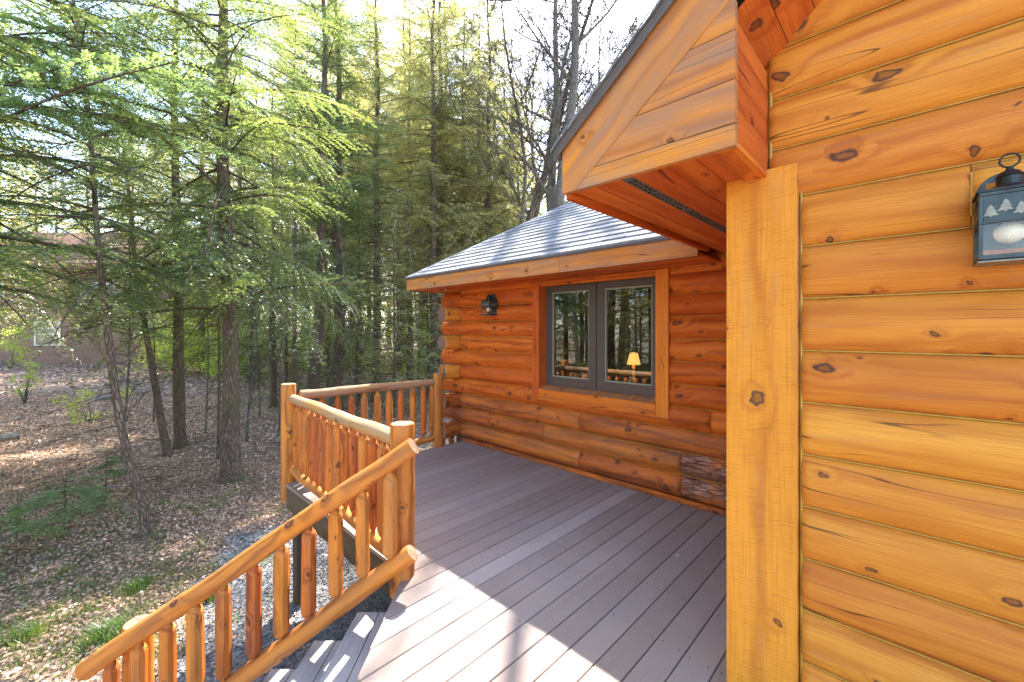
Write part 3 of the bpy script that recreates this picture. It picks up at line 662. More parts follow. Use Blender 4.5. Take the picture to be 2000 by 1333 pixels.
# ---------------------------------------------------------------- deck
deck = empty('deck', (2.4, 2.5, -.02)); tag(deck, 'grey brown composite plank deck in front of the log walls', 'deck')
mb = MB(); PB = .1432; yb = 1.249 - PB * 30
def xleft(y):
    if y > 2.43: return 1.485
    x = 1.0354 * (y - .511) - .493
    return max(x, -.55)
scr = MB()
while yb < 4.69:
    y0, y1 = yb + .0022, min(yb + PB - .0022, 4.705); t_ = RS.random() * .5 if not 1.9 < yb < 2.02 else 1.0; o = (RS.random() * 20, RS.random() * 9)
    xr = XW - .024 if yb > .50 else XR - .03
    a0, a1 = xleft(y0), xleft(y1)
    if y0 > 2.43 - PB and y0 < 2.43: a1 = min(a1, 1.485)
    e = .004
    top = [(a0, y0 + e, 0), (xr, y0 + e, 0), (xr, y1 - e, 0), (a1, y1 - e, 0)]; md = [(a0, y0, -e), (xr, y0, -e), (xr, y1, -e), (a1, y1, -e)]; bt = [(p[0], p[1], -.025) for p in md]
    f = lambda p: (o[0] + p[0], o[1] + p[1])
    mb.face(top, [f(p) for p in top], t_)
    for i in range(4):
        j = (i + 1) % 4; mb.face([md[i], md[j], top[j], top[i]], [f(md[i]), f(md[j]), f(top[j]), f(top[i])], t_); mb.face([bt[i], bt[j], md[j], md[i]], [f(bt[i]), f(bt[j]), f(md[j]), (f(md[i])[0], f(md[i])[1] + .02)], t_)
    for xj in np.arange(-.35, 3.8, .405):
        for yy in (y0 + .026, y1 - .026):
            xx = xj + RS.uniform(-.012, .012)
            if a1 + .03 < xx < xr - .03: scr.face([(xx + .0055 * math.cos(q * 1.047), yy + .0055 * math.sin(q * 1.047), .0008) for q in range(6)])
    yb += PB
mb.build('decking', M['deck'], deck); tag(scr.build('deck_screws', M['screw'], deck), kind='stuff')
# structure below
mb = MB(); mb.box((1.492, 2.44, -.245), (1.53, 4.70, -.027), long=1); mb.build('rim_joist', M['rim'], deck)
mb = MB(); mb.box((1.532, 4.665, -.245), (3.86, 4.70, -.027), long=0); mb.build('rim_joist', M['rim'], deck)
mb = MB(); p0 = Vector((1.49, 2.43, 0)); p1 = Vector((-.55, .46, 0)); c = (p0 + p1) / 2; u = (p1 - p0) / 2; nn = Vector((u.y, -u.x, 0)).normalized()
mb.obox((c.x - nn.x * .035, c.y - nn.y * .035, -.125), (u.x, u.y, 0), (0, 0, .098), tuple(nn * .018)); mb.build('stair_header', M['redrim'], deck)
for i, yj in enumerate(np.arange(1.0, 4.6, .405)):
    mb = MB(); mb.box((max(1.54, 1.54), yj, -.24), (3.85, yj + .038, -.028), long=0); mb.build('joist', M['rim'], deck)
for x, y in ((1.60, 4.60), (3.3, 4.60), (1.60, 2.62), (3.3, 2.6), (.6, 1.2)):
    mb = MB(); mb.box((x - .06, y - .06, gz(x, y) - .1), (x + .06, y + .06, -.247), long=2); mb.build('support_post', M['rim'], deck)
# ---------------------------------------------------------------- stairs
st = empty('deck_stairs', (*RD(-1.2, 1.6), -1.15)); tag(st, 'grey wooden stairs going down from the deck corner to the gravel', 'stairs')
def rdbox(mb, r0, r1, d0, d1, z0, z1, tint=None, along='d'):
    c = RD((r0 + r1) / 2, (d0 + d1) / 2); R = Vector((math.cos(A), -math.sin(A), 0)); D = Vector((math.sin(A), math.cos(A), 0))
    hr, hd = abs(r1 - r0) / 2, abs(d1 - d0) / 2
    if along == 'd': mb.obox((*c, (z0 + z1) / 2), tuple(D * hd), tuple(-R * hr), (0, 0, (z1 - z0) / 2), tint)
    else: mb.obox((*c, (z0 + z1) / 2), tuple(R * hr), tuple(D * hd), (0, 0, (z1 - z0) / 2), tint)
for i in range(1, 6):
    z = -.18 * i; r_out = -.704 - .272 * i
    if z < -1.0: break
    mb = MB(); rdbox(mb, r_out, r_out + .137, .35, 2.635, z - .035, z); rdbox(mb, r_out + .141, r_out + .276, .35, 2.635, z - .035, z); mb.build('tread', M['tread'], st, bevel=.004)
for d in (2.52, 1.5, .5):
    mb = MB()
    for i in range(1, 6):
        rdbox(mb, -.704 - .272 * i + .02, -.70 - .272 * (i - 1), d, d + .04, -.18 * i - .24 - (.001 * i), -.18 * i - .037, along='r')
    mb.build('stringer', M['rim'], st)
# ---------------------------------------------------------------- railings
def sub(p0, p1, n, wob, seed):
    rr = random.Random(seed); p0 = Vector(p0); p1 = Vector(p1); a, b = rr.random() * 6, rr.random() * 6
    out = []
    for i in range(n + 1):
        t = i / n; p = p0.lerp(p1, t); q = math.sin(math.pi * t)
        out.append(p + Vector((math.sin(a + t * 7), math.cos(b + t * 5), math.sin(a * 2 + t * 9))) * wob * min(1, q * 2))
    return out
def rail(par, p0, p1, r0, r1, name, mat='rail', seed=0, taper=(.8, .95), n=22):
    mb = MB(); rr = random.Random(seed); ph = rr.random() * 6
    pts = sub(p0, p1, n, .005, seed); rad = [r0 + (r1 - r0) * i / n + .0022 * math.sin(i * 1.1 + ph) for i in range(n + 1)]
    rad[0] *= taper[0]; rad[-1] *= taper[1]
    pts.insert(1, pts[0].lerp(pts[1], .12)); rad.insert(1, r0); pts.insert(-1, pts[-1].lerp(pts[-2], .12)); rad.insert(-1, r1)
    mb.tube(pts, rad, 18, rough=.026, seed=seed, tint=rr.uniform(.5, 1))
    o = mb.build(name, [M[mat], M['endgrain']], par)
    for p in o.data.polygons: p.use_smooth = len(p.vertices) == 4
    return o
def baluster(par, x, y, z0, z1, r, seed, cone=.075):
    rr = random.Random(seed); mb = MB(); lx, ly = rr.uniform(-.004, .004), rr.uniform(-.004, .004)
    zs = [z0 - .03, z0 + .008, z0 + .02, z0 + cone * .75, z0 + cone]; rs = [.014, .016, .018, r * .88, r]
    m_ = 7
    for i in range(1, m_): zs.append(z0 + cone + (z1 - z0 - 2 * cone) * i / m_); rs.append(r * (1 + rr.uniform(-.04, .04)))
    zs += [z1 - cone, z1 - cone * .75, z1 - .02, z1 - .008, z1 + .03]; rs += [r, r * .88, .018, .016, .014]
    nn = 9; mb.tube([(x + lx * i / 8, y + ly * i / 8, z) for i, z in enumerate(zs)], rs, nn, rough=.025, seed=seed, tint=rr.random())
    o = mb.build('baluster', [M['rail'], M['endgrain']], par)
    return o
def post(par, x, y, z0, z1, r, seed, name='post', mat='rail', cap='endgrain'):
    mb = MB(); rr = random.Random(seed); n = 12
    pts = [(x, y, z0)] + [(x + rr.uniform(-.002, .002), y + rr.uniform(-.002, .002), z0 + (z1 - z0) * i / n) for i in range(1, n)] + [(x, y, z1 - .008), (x, y, z1)]
    rad = [r] + [r * (1 + rr.uniform(-.012, .012)) for _ in range(1, n)] + [r * .995, r * .94]
    mb.tube(pts, rad, 20, rough=.012, seed=seed, tint=rr.uniform(.5, 1)); o = mb.build(name, [M[mat], M[cap]], par)
    for p in o.data.polygons: p.use_smooth = len(p.vertices) == 4
    return o
ra = empty('log_railing', (1.5, 3.5, -.1)); tag(ra, 'log railing along the left deck edge, closely spaced balusters between two thick posts', 'railing', 'log railings of the deck')
post(ra, 1.466, 2.412, -.12, .99, .079, 1); post(ra, 1.535, 4.775, -.20, 1.03, .072, 2)
rail(ra, (1.47, 2.47, .872), (1.56, 4.72, .876), .054, .047, 'top_rail', 'railtop', 5); rail(ra, (1.47, 2.46, .085), (1.56, 4.72, .135), .045, .042, 'bottom_rail', 'rail', 6)
for i, y in enumerate([4.58, 4.44, 4.29, 4.14, 3.98, 3.82, 3.67, 3.51, 3.34, 3.18, 3.00, 2.84, 2.68]):
    x = 1.47 + .09 * (y - 2.46) / 2.26; baluster(ra, x, y, .12 + .05 * (y - 2.46) / 2.26, .83, RS.uniform(.038, .045), 20 + i)
rb = empty('log_railing', (2.5, 4.75, 0)); tag(rb, 'log railing across the back deck edge, running to the far corner of the house', 'railing', 'log railings of the deck')
post(rb, 3.42, 4.72, -.20, 1.005, .066, 3)
rail(rb, (1.64, 4.745, .905), (3.38, 4.75, .882), .050, .047, 'top_rail', 'railtop', 7); rail(rb, (1.60, 4.75, .13), (3.39, 4.74, .12), .042, .042, 'bottom_rail', 'rail', 8)
for i, x in enumerate([1.72, 1.87, 2.04, 2.21, 2.37, 2.54, 2.70, 2.87, 3.04, 3.20, 3.33]): baluster(rb, x, 4.748, .16, .855, RS.uniform(.036, .042), 60 + i)
rc = empty('log_railing', (*RD(-1.5, 2.55), -1.1)); tag(rc, 'sloping log stair railing descending from the big post to the lower left', 'railing', 'log railings of the deck')
DS = 2.55
rail(rc, (*RD(-.60, DS), .892), (*RD(-2.62, DS), -.486), .056, .056, 'top_rail', 'rail', 9, (.96, .75)); rail(rc, (*RD(-.608, DS), .242), (*RD(-2.5, DS), -1.147), .054, .054, 'bottom_rail', 'rail', 10, (.96, .8))
for i, px in enumerate([762, 709, 656, 602, 549, 495, 437, 383, 328, 272, 220]):
    r_ = (px - 1000) / FPX * DS; zu = .880 - .6815 * (-.616 - r_) - .055; zl = .236 - .73 * (-.616 - r_) + .055
    baluster(rc, *RD(r_, DS), zl - .01, zu + .015, RS.uniform(.041, .047), 90 + i, cone=.065)
post(rc, *RD(-2.463, 2.75), -1.2, -.323, .080, 4, cap='greyend')
# ---------------------------------------------------------------- vegetation
NR = np.random.default_rng(11)
def mesh_np(name, V, F, tint, mat, parent=None, uv=None, nv=4):
    me = bpy.data.meshes.new(name); n = len(V); m_ = len(F)
    me.vertices.add(n); me.vertices.foreach_set('co', V.astype(np.float32).ravel()); me.loops.add(m_ * nv); me.loops.foreach_set('vertex_index', F.astype(np.int32).ravel())
    me.polygons.add(m_); me.polygons.foreach_set('loop_start', np.arange(0, m_ * nv, nv, dtype=np.int32)); me.polygons.foreach_set('loop_total', np.full(m_, nv, dtype=np.int32))
    at = me.attributes.new('tint', 'FLOAT', 'FACE'); at.data.foreach_set('value', tint.astype(np.float32)); me.materials.append(mat); me.update(calc_edges=True)
    return me
def cards(C, D, N, L, W):   # centre, direction, normal, length, width -> kite quads
    S = np.cross(D, N); S /= np.linalg.norm(S, axis=1)[:, None] + 1e-9
    L = L[:, None]; W = W[:, None]
    V = np.stack([C - D * L * .5, C - D * L * .05 + S * W * .5, C + D * L * .5, C - D * L * .05 - S * W * .5], axis=1)
    n = len(C); return V.reshape(-1, 3), np.arange(n * 4).reshape(n, 4)
def spray(rng, L, card, dens, droop, width=.42):
    """flat hemlock spray along +x: centres, dirs, tints"""
    ns = max(6, int(L / (.085 / dens))); C = []; D = []; T = []
    s = np.linspace(.10, .99, ns) + rng.uniform(-.01, .01, ns)
    for i, si in enumerate(s):
        for side in (-1, 1):
            if rng.random() < .2: continue
            ln = L * width * (1 - si) ** .75 * min(1, si * 3 + .25) * rng.uniform(.6, 1.15) + .07
            ang = math.radians(rng.uniform(42, 62)); dx, dy = math.cos(ang), math.sin(ang) * side
            m_ = max(2, int(ln / (card * .55 / dens))); q = np.linspace(.05, 1, m_)
            base = np.array([si * L, 0, 0]); ax = np.array([dx, dy, 0])
            pc = base + ax * (q * ln)[:, None]; pc[:, 2] += -q * q * ln * droop * rng.uniform(.2, 2.2) + rng.uniform(-.012, .012, m_)
            for sd in (-1, 1):
                a2 = math.radians(48) * sd; d2 = np.array([dx * math.cos(a2) - dy * math.sin(a2), dx * math.sin(a2) + dy * math.cos(a2), -.15])
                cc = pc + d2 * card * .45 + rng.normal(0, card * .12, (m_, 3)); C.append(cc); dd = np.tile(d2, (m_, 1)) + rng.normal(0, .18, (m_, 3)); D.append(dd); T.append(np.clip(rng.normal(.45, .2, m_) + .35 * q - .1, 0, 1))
    C = np.concatenate(C); D = np.concatenate(D); T = np.concatenate(T); kp = rng.random(len(C)) > .1; C, D, T = C[kp], D[kp], T[kp]
    return C, D / np.linalg.norm(D, axis=1)[:, None], T
def place(C, D, org, az, pitch, droop, L):
    C = C.copy(); C[:, 2] += -droop * (C[:, 0] ** 2) / L + 0
    cp, sp, ca, sa = math.cos(pitch), math.sin(pitch), math.cos(az), math.sin(az)
    Rm = np.array([[cp * ca, -sa, -sp * ca], [cp * sa, ca, -sp * sa], [sp, 0, cp]])
    return C @ Rm.T + org, D @ Rm.T
def hemlock_mesh(seed, H, base, R, nb, card=.05, dens=1.0, trunk_r=.16, lean=None, limbs=True, droop=.34, shape=.75, cw=.40, bare=0.0, thin=99):
    """returns (V,F,T) of foliage and MB of trunk+limbs; lean: list of (z, dx, dy)"""
    rng = np.random.default_rng(seed); lib = []
    for L in (.6, 1.0, 1.5, 2.1, 2.8): lib.append((L, [spray(rng, L, card, dens, .25) for _ in range(2)]))
    lean = lean or [(0, 0, 0), (H, 0, 0)]; lz = [p[0] for p in lean]; lx = [p[1] for p in lean]; ly = [p[2] for p in lean]
    tx = lambda z: np.array([np.interp(z, lz, lx), np.interp(z, lz, ly), z])
    Cs, Ds, Ts, Ns = [], [], [], []; tb = MB()
    zz = np.linspace(0, H, 20); zz = np.concatenate([[-.3, .0, .15, .4], zz[1:]]); rads = [trunk_r * 1.7, trunk_r * 1.45, trunk_r * 1.15, trunk_r * 1.03] + [max(.012, trunk_r * (1 - (z / H) ** 1.1 * .93)) for z in zz[4:]]
    tb.tube([tuple(tx(z) + np.array([.25 * trunk_r * math.sin(z * .9 + seed), .25 * trunk_r * math.cos(z * 1.3), 0])) for z in zz], rads, 12, rough=.05, tint=.5, seed=seed, caps=False)
    g = 2.39996; az = rng.uniform(0, 6.28)
    for i in range(nb):
        t = (i + rng.uniform(-.4, .4)) / nb; t = min(max(t, 0), 1); z = base + (H - base) * t ** .92; az += g + rng.uniform(-.35, .35)
        prof = (1 - t) ** shape * (.72 + .28 * min(1, t * 5)); L = max(.35, R * prof * rng.uniform(.65, 1.12))
        pitch = math.radians(rng.normal(4, 17) + 24 * t); org = tx(z); dr = droop * rng.uniform(.6, 1.3)
        lv = min(lib, key=lambda q: abs(q[0] - L)); C, D, T = lv[1][rng.integers(0, 2)]; f = L / lv[0]
        if limbs:
            pts = []; n_ = 6
            for j in range(n_ + 1):
                x = L * .96 * j / n_; p = np.array([[x, 0, 0]]); q, _ = place(p, p, org, az, pitch, dr, L); pts.append(tuple(q[0]))
            rb_ = max(.005, .009 * L + .003); tb.tube(pts, [rb_ * (1 - .8 * j / n_) + .001 for j in range(n_ + 1)], 4, tint=.5, caps=False)
        if rng.random() < bare * (1 - t) * 2: continue
        if z > thin and rng.random() < .75: continue
        C2 = C * f; C2[:, 0] = C[:, 0] * f
        ro = rng.normal(0, .45); C2[:, 1] *= rng.uniform(.75, 1.15); y_ = C2[:, 1].copy(); C2[:, 2] = C2[:, 2] + y_ * math.sin(ro); C2[:, 1] = y_ * math.cos(ro)
        q, d2 = place(C2, D, org, az, pitch, dr, L); Cs.append(q); Ds.append(d2); Ts.append(np.clip(T + rng.normal(0, .12), 0, 1))
        roll = rng.normal(0, .12)
        nm = np.array([math.sin(-pitch) * math.cos(az), math.sin(-pitch) * math.sin(az), math.cos(pitch)]); Ns.append(np.tile(nm, (len(q), 1)) + rng.normal(0, .5, (len(q), 3)))
    # dead twigs on the lower trunk
    for i in range(26):
        z = rng.uniform(.8, max(base + 1.5, 2.5)); a_ = rng.uniform(0, 6.28); L = rng.uniform(.3, 1.3); p = tx(z); pts = [tuple(p + np.array([math.cos(a_ + .25 * math.sin(j)), math.sin(a_ + .25 * math.sin(j)), -.12 - .05 * j]) * L * j / 4) for j in range(5)]
        tb.tube(pts, [.008, .006, .005, .003, .0015], 3, tint=.9, caps=False)
        for kq in range(2):
            j = rng.integers(1, 4); b0 = np.array(pts[j]); a2 = a_ + rng.choice([-1, 1]) * .9; tb.tube([tuple(b0), tuple(b0 + np.array([math.cos(a2), math.sin(a2), -.2]) * L * .35)], [.004, .001], 3, tint=.9, caps=False)
    C = np.concatenate(Cs); D = np.concatenate(Ds); N = np.concatenate(Ns); T = np.concatenate(Ts); n = len(C)
    V, F = cards(C, D, N, rng.uniform(.75, 1.3, n) * card, rng.uniform(.7, 1.3, n) * card * cw)
    return V, F, T, tb
def hemlock(name, loc, label, group=None, needle='needle', barkm='bark', **kw):
    V, F, T, tb = hemlock_mesh(**kw); t = empty(name, (loc[0], loc[1], gz(*loc))); tag(t, label, 'tree', group)
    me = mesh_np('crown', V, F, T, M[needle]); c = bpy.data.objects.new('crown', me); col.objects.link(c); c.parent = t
    tr = tb.build('trunk', M[barkm]); tr.parent = t
    for p in tr.data.polygons: p.use_smooth = True
    return t
def copy_tree(src, loc, rz, s, label, group):
    r = src.copy(); col.objects.link(r); r.location = (loc[0], loc[1], gz(*loc) - .05); r.rotation_euler = (0, 0, rz); r.scale = (s, s, s * RS.uniform(.92, 1.1)); r['label'] = label; r['group'] = group
    for ch in list(src.children):
        c = ch.copy(); col.objects.link(c); c.parent = r
    return r
def dirRD(dr, dd): return (dd * math.sin(A) + dr * math.cos(A), dd * math.cos(A) - dr * math.sin(A))
def leanpts(pts, d, base_px):   # trunk bends measured sideways (metres) at heights
    out = []
    for z, r in pts:
        x, y = dirRD(r, 0); out.append((z, x, y))
    return out
VEG = True
def near_trees():
    # crooked thin tree in the left foreground
    d = 5.47; s = d / FPX
    hemlock('thin_tree', PD(280, d), 'thin crooked mossy trunk leaning left in the left foreground', seed=21, thin=6.6, H=9, base=3.2, R=1.9, nb=80, card=.038, dens=1.1, trunk_r=.052, lean=leanpts([(0, 0), (.35, .01), (.9, -.16), (1.5, -.30), (2.4, -.42), (4.0, -.60), (5.5, -.72), (9, -1.2)], d, 280), needle='needle', bare=.2)
    hemlock('thin_tree', PD(328, 9.3), 'slender leaning trunk just left of a straight mid-size trunk, behind the crooked one', seed=22, H=9, base=2.6, R=1.6, nb=70, card=.042, dens=1.1, trunk_r=.075, lean=leanpts([(0, 0), (1.5, -.25), (4.3, -.75), (9, -1.2)], 9.3, 328))
    hemlock('hemlock_tree', PD(356, 9.9), 'straight mid-size hemlock trunk second from the thickest one on the left', seed=23, thin=10.6, H=15, base=2.9, R=2.7, nb=125, card=.05, dens=1.1, shape=.55, trunk_r=.12, lean=leanpts([(0, 0), (3, -.12), (8, -.16), (15, -.2)], 9.9, 356))
    hemlock('hemlock_tree', PD(457, 7.5), 'thickest dark hemlock trunk nearest to the left railing corner', seed=24, thin=8.8, H=14, base=3.0, R=3.2, nb=150, card=.046, dens=1.1, shape=.6, trunk_r=.148, lean=leanpts([(0, 0), (2, -.09), (6, -.17), (14, -.25)], 7.5, 457))
    hemlock('thin_tree', PD(427, 8.8), 'thin sapling stem directly left of the thickest trunk', seed=25, H=5, base=2.2, R=1.0, nb=24, card=.05, trunk_r=.035)
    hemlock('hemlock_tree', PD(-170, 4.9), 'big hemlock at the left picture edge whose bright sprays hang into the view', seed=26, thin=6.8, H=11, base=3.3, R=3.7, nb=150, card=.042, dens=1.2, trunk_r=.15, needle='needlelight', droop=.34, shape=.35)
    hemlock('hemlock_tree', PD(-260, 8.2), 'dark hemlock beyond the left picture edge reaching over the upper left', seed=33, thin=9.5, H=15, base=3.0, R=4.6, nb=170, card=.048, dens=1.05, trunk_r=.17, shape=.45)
    hemlock('thin_tree', PD(533, 14.9), 'short dark trunk left of the corner post, behind the thickest trunk', seed=27, H=12, base=3, R=2.0, nb=50, card=.052, shape=.55, trunk_r=.12)
    hemlock('thin_tree', PD(576, 12.5), 'narrow dark trunk rising right behind the corner post', seed=28, H=12, base=4, R=1.7, nb=46, card=.052, shape=.55, trunk_r=.08)
    hemlock('forked_tree', PD(612, 13.5), 'tall leaning tree with spreading upper limbs, behind the corner of the railing', seed=29, thin=13.5, H=17, base=4.6, R=3.0, nb=100, card=.055, shape=.55, trunk_r=.20, lean=leanpts([(0, 0), (4, .2), (8, .3), (17, .35)], 13.5, 612))
    hemlock('hemlock_tree', PD(660, 14.5), 'straight tall hemlock trunk right of the leaning forked tree', seed=30, thin=14.2, H=17, base=3.6, R=2.8, nb=100, card=.055, shape=.55, trunk_r=.21)
if VEG: near_trees()
# library of middle and far trees
protos = []
def lib_trees():
    specs = [dict(seed=41, H=17, base=3.4, R=3.2, nb=116, card=.078, dens=.95, shape=.55, bare=.15, trunk_r=.17, cw=.36), dict(seed=42, H=15, base=2.2, R=2.9, nb=116, card=.078, dens=.95, shape=.55, bare=.15, trunk_r=.14, cw=.36), dict(seed=43, H=19, base=4.6, R=3.1, nb=116, card=.078, dens=.95, shape=.55, bare=.15, trunk_r=.19, cw=.36), dict(seed=44, H=7, base=.5, R=1.7, nb=66, card=.085, dens=.9, trunk_r=.06, cw=.36)]
    first = [PD(736, 16), PD(700, 19.5), PD(846, 17), PD(770, 13)]
    labs = ['straight hemlock right behind the back railing, left of the house', 'bushy hemlock standing before the grey shed', 'tall hemlock close to the far corner of the house', 'young low hemlock between the shed and the house corner']
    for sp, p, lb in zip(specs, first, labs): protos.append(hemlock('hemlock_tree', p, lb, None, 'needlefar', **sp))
    G = 'hemlocks in the woods beyond the deck'; LB = 'green hemlock among the many in the woods beyond the deck'
    spots = [(735, 26, 2), (790, 29, 2), (690, 28, 0), (822, 25, 2), (590, 30, 2), (1040, 32, 2), (985, 24, 0), (955, 19, 2), (1090, 38, 2), (1150, 42, 0), (905, 30, 2), (945, 34, 0), (925, 28, 2), (780, 26, 2), (860, 19, 2), (670, 30, 2), (600, 26, 2), (1005, 36, 2), (470, 24, 0), (395, 25, 2), (640, 24, 2), (690, 27, 0), (800, 20, 1), (830, 26, 0), (870, 22, 2), (905, 18.5, 1), (935, 23, 2), (965, 30, 0), (920, 15.5, 3), (1010, 27, 1), (880, 14.5, 3), (1120, 30, 1),
             (240, 42, 2), (110, 44, 2), (-100, 15, 2), (440, 27, 0), (350, 32, 1), (260, 36, 2), (560, 30, 0), (620, 34, 1), (720, 36, 2), (790, 33, 2), (860, 36, 2), (500, 36, 2), (170, 40, 0), (70, 38, 1), (400, 42, 2), (940, 40, 1), (660, 44, 2), (550, 46, 0), (760, 47, 2), (300, 50, 1), (850, 50, 0), (450, 52, 2), (1000, 46, 2), (150, 54, 0), (0, 50, 2), (-100, 32, 0),
             (560, 17, 3), (700, 15, 3), (835, 19, 3), (490, 19, 3), (640, 18, 3)]
    for i, (px, d, kk) in enumerate(spots):
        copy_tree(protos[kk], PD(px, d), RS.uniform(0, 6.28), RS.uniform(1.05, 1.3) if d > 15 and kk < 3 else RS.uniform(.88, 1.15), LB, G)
    # woods to the left of the camera: they are what the window mirrors
    for i in range(40):
        r = RS.uniform(-28, -9); d = RS.uniform(-12, 5)
        x, y = RD(r, d); copy_tree(protos[[0, 1, 2, 3][i % 4]], (x, y), RS.uniform(0, 6.28), RS.uniform(.85, 1.1), LB, G)
    for j in range(3):
        x, y = RD(-13 - j * 1.3, 2 - j * 1.1); t = empty('birch_tree', (x, y, gz(x, y))); tag(t, 'white birch stem among hemlocks, seen mirrored in the window glass', 'tree', 'birches mirrored in the window')
        mb = MB(); mb.tube([(x + .3 * math.sin(z * .2 + j), y + z * .05, gz(x, y) - .2 + z) for z in range(0, 14)], [.13 - .008 * z for z in range(14)], 10, rough=.04); mb.build('trunk', M['barkbirch'], t, smooth=True)
if VEG: lib_trees()
# bare broadleaf trees
def bare_tree(name, loc, H, r0, lean, seed, label, group=None, forks=26, base=.35, spread=1.0):
    rr = random.Random(seed); z0 = gz(*loc); t = empty(name, (loc[0], loc[1], z0)); tag(t, label, 'tree', group); tb = MB(); lim = MB()
    lx = lambda z: np.array([loc[0] + np.interp(z, [p[0] for p in lean], [p[1] for p in lean]) * math.cos(A), loc[1] - np.interp(z, [p[0] for p in lean], [p[1] for p in lean]) * math.sin(A), z0 + z])
    zz = np.linspace(0, H, 22); tb.tube([tuple(lx(z) + np.array([.05 * math.sin(z * .8), .05 * math.cos(z * .9), -.2 if z == 0 else 0])) for z in zz], [max(.015, r0 * (1 - .88 * (z / H) ** 1.1)) * (1.3 if z < .1 else 1) for z in zz], 12, rough=.05, caps=False)
    def br(p, dv, L, r, lev):
        n = 6; pts = [Vector(p)]; d_ = Vector(dv).normalized()
        for i in range(n):
            d_ = (d_ + Vector((rr.gauss(0, .16), rr.gauss(0, .16), rr.gauss(.04, .12)))).normalized(); pts.append(pts[-1] + d_ * L / n)
        lim.tube([tuple(q) for q in pts], [max(.0065 if r0 > .05 else .0022, r * (1 - .8 * i / n)) for i in range(n + 1)], 7 if lev == 0 else (5 if lev == 1 else 3), caps=False, rough=.03)
        if lev < 3:
            for kq in range(5 if lev == 0 else 4):
                i = rr.randint(1, n); d2 = (d_ + Vector((rr.gauss(0, .75), rr.gauss(0, .75), rr.gauss(.15, .4)))).normalized(); br(pts[i], d2, L * rr.uniform(.38, .62), r * .45, lev + 1)
    for i in range(forks):
        z = H * (base + (1 - base) * i / forks); a_ = rr.uniform(0, 6.28); L = H * .28 * (1.15 - z / H) * rr.uniform(.6, 1.2) * spread; up = rr.uniform(.35, 1.3)
        br(lx(z), (math.cos(a_), math.sin(a_), up), L, r0 * .42 * (1.1 - z / H), 0)
    tb.build('trunk', M['barkgrey'], t, smooth=True); lim.build('limbs', M['barkgrey'], t, smooth=True)
bare_tree('bare_tree', PD(1082, 14.2), 17, .23, [(0, 0), (8, -.05), (17, .2)], 61, 'tall straight bare grey tree behind the shingled roof', forks=22, base=.42)
bare_tree('bare_tree', PD(1104, 13.8), 22, .23, [(0, -.3), (8, -.1), (12, .35), (22, .5)], 65, 'slimmer bare tree leaning right against the tall straight one', forks=9, base=.5)
bare_tree('bare_tree', PD(1025, 20), 18, .2, [(0, 0), (7, .3), (12, 1.2), (18, 2.4)], 62, 'bare tree behind the roof ridge, bending to the right', forks=22, base=.3)
bare_tree('bare_tree', PD(915, 24), 19, .24, [(0, 0), (8, .4), (13, 2.2), (19, 4.2)], 63, 'bare tree with limbs sweeping up right over the hemlocks', forks=26, base=.35, spread=1.2)
bare_tree('bare_tree', PD(1236, 21), 18, .2, [(0, 0), (18, .1)], 64, 'bare tree showing its top just left of the gable edge', forks=26, base=.35)
bare_tree('bare_tree', PD(985, 17.5), 20, .2, [(0, 0), (5, .4), (10, 1.9), (20, 4.6)], 66, 'bare tree strongly leaning right between the hemlocks and the tall bare trunk', forks=30, base=.3, spread=1.2)
bare_tree('bare_tree', PD(1015, 16.5), 17, .12, [(0, 0), (9, .2), (17, -.9)], 67, 'thin bare tree leaning left above the end of the shingled roof', forks=30, base=.4, spread=1.3)
bare_tree('bare_tree', PD(1150, 17), 17, .10, [(0, 0), (17, .6)], 68, 'thin bare tree between the roof ridge and the gable edge', forks=30, base=.4, spread=1.2)
GB = 'distant bare trees behind the roofs'
for i, (px, d) in enumerate(((1150, 34), (990, 38), (960, 33), (1200, 30), (880, 44), (1060, 42), (930, 30), (1020, 33), (1110, 26), (1180, 40))): bare_tree('bare_tree', PD(px, d), RS.uniform(15, 20), .17, [(0, 0), (20, RS.uniform(-1, 1))], 70 + i, 'thin leafless tree far behind the roofs', GB, forks=16, base=.25)
if VEG: hemlock('hemlock_tree', PD(1128, 19), 'narrow hemlock behind the roof, right of the tall bare tree', None, 'needlefar', seed=47, H=14, base=4, R=1.5, nb=50, card=.07, dens=.8, trunk_r=.1)
for i, (px, d) in enumerate(((236, 8.6), (482, 10.2), (508, 13), (690, 12), (768, 17), (546, 10.6), (402, 11.2), (300, 12.4), (820, 14.5))): bare_tree('bare_sapling', PD(px, d), RS.uniform(4.5, 8), RS.uniform(.022, .034), [(0, 0), (8, RS.uniform(-.6, .6))], 170 + i, 'thin bare sapling with twiggy dead branches between the hemlocks', 'thin bare saplings between the hemlocks', forks=13, base=.12, spread=.9)
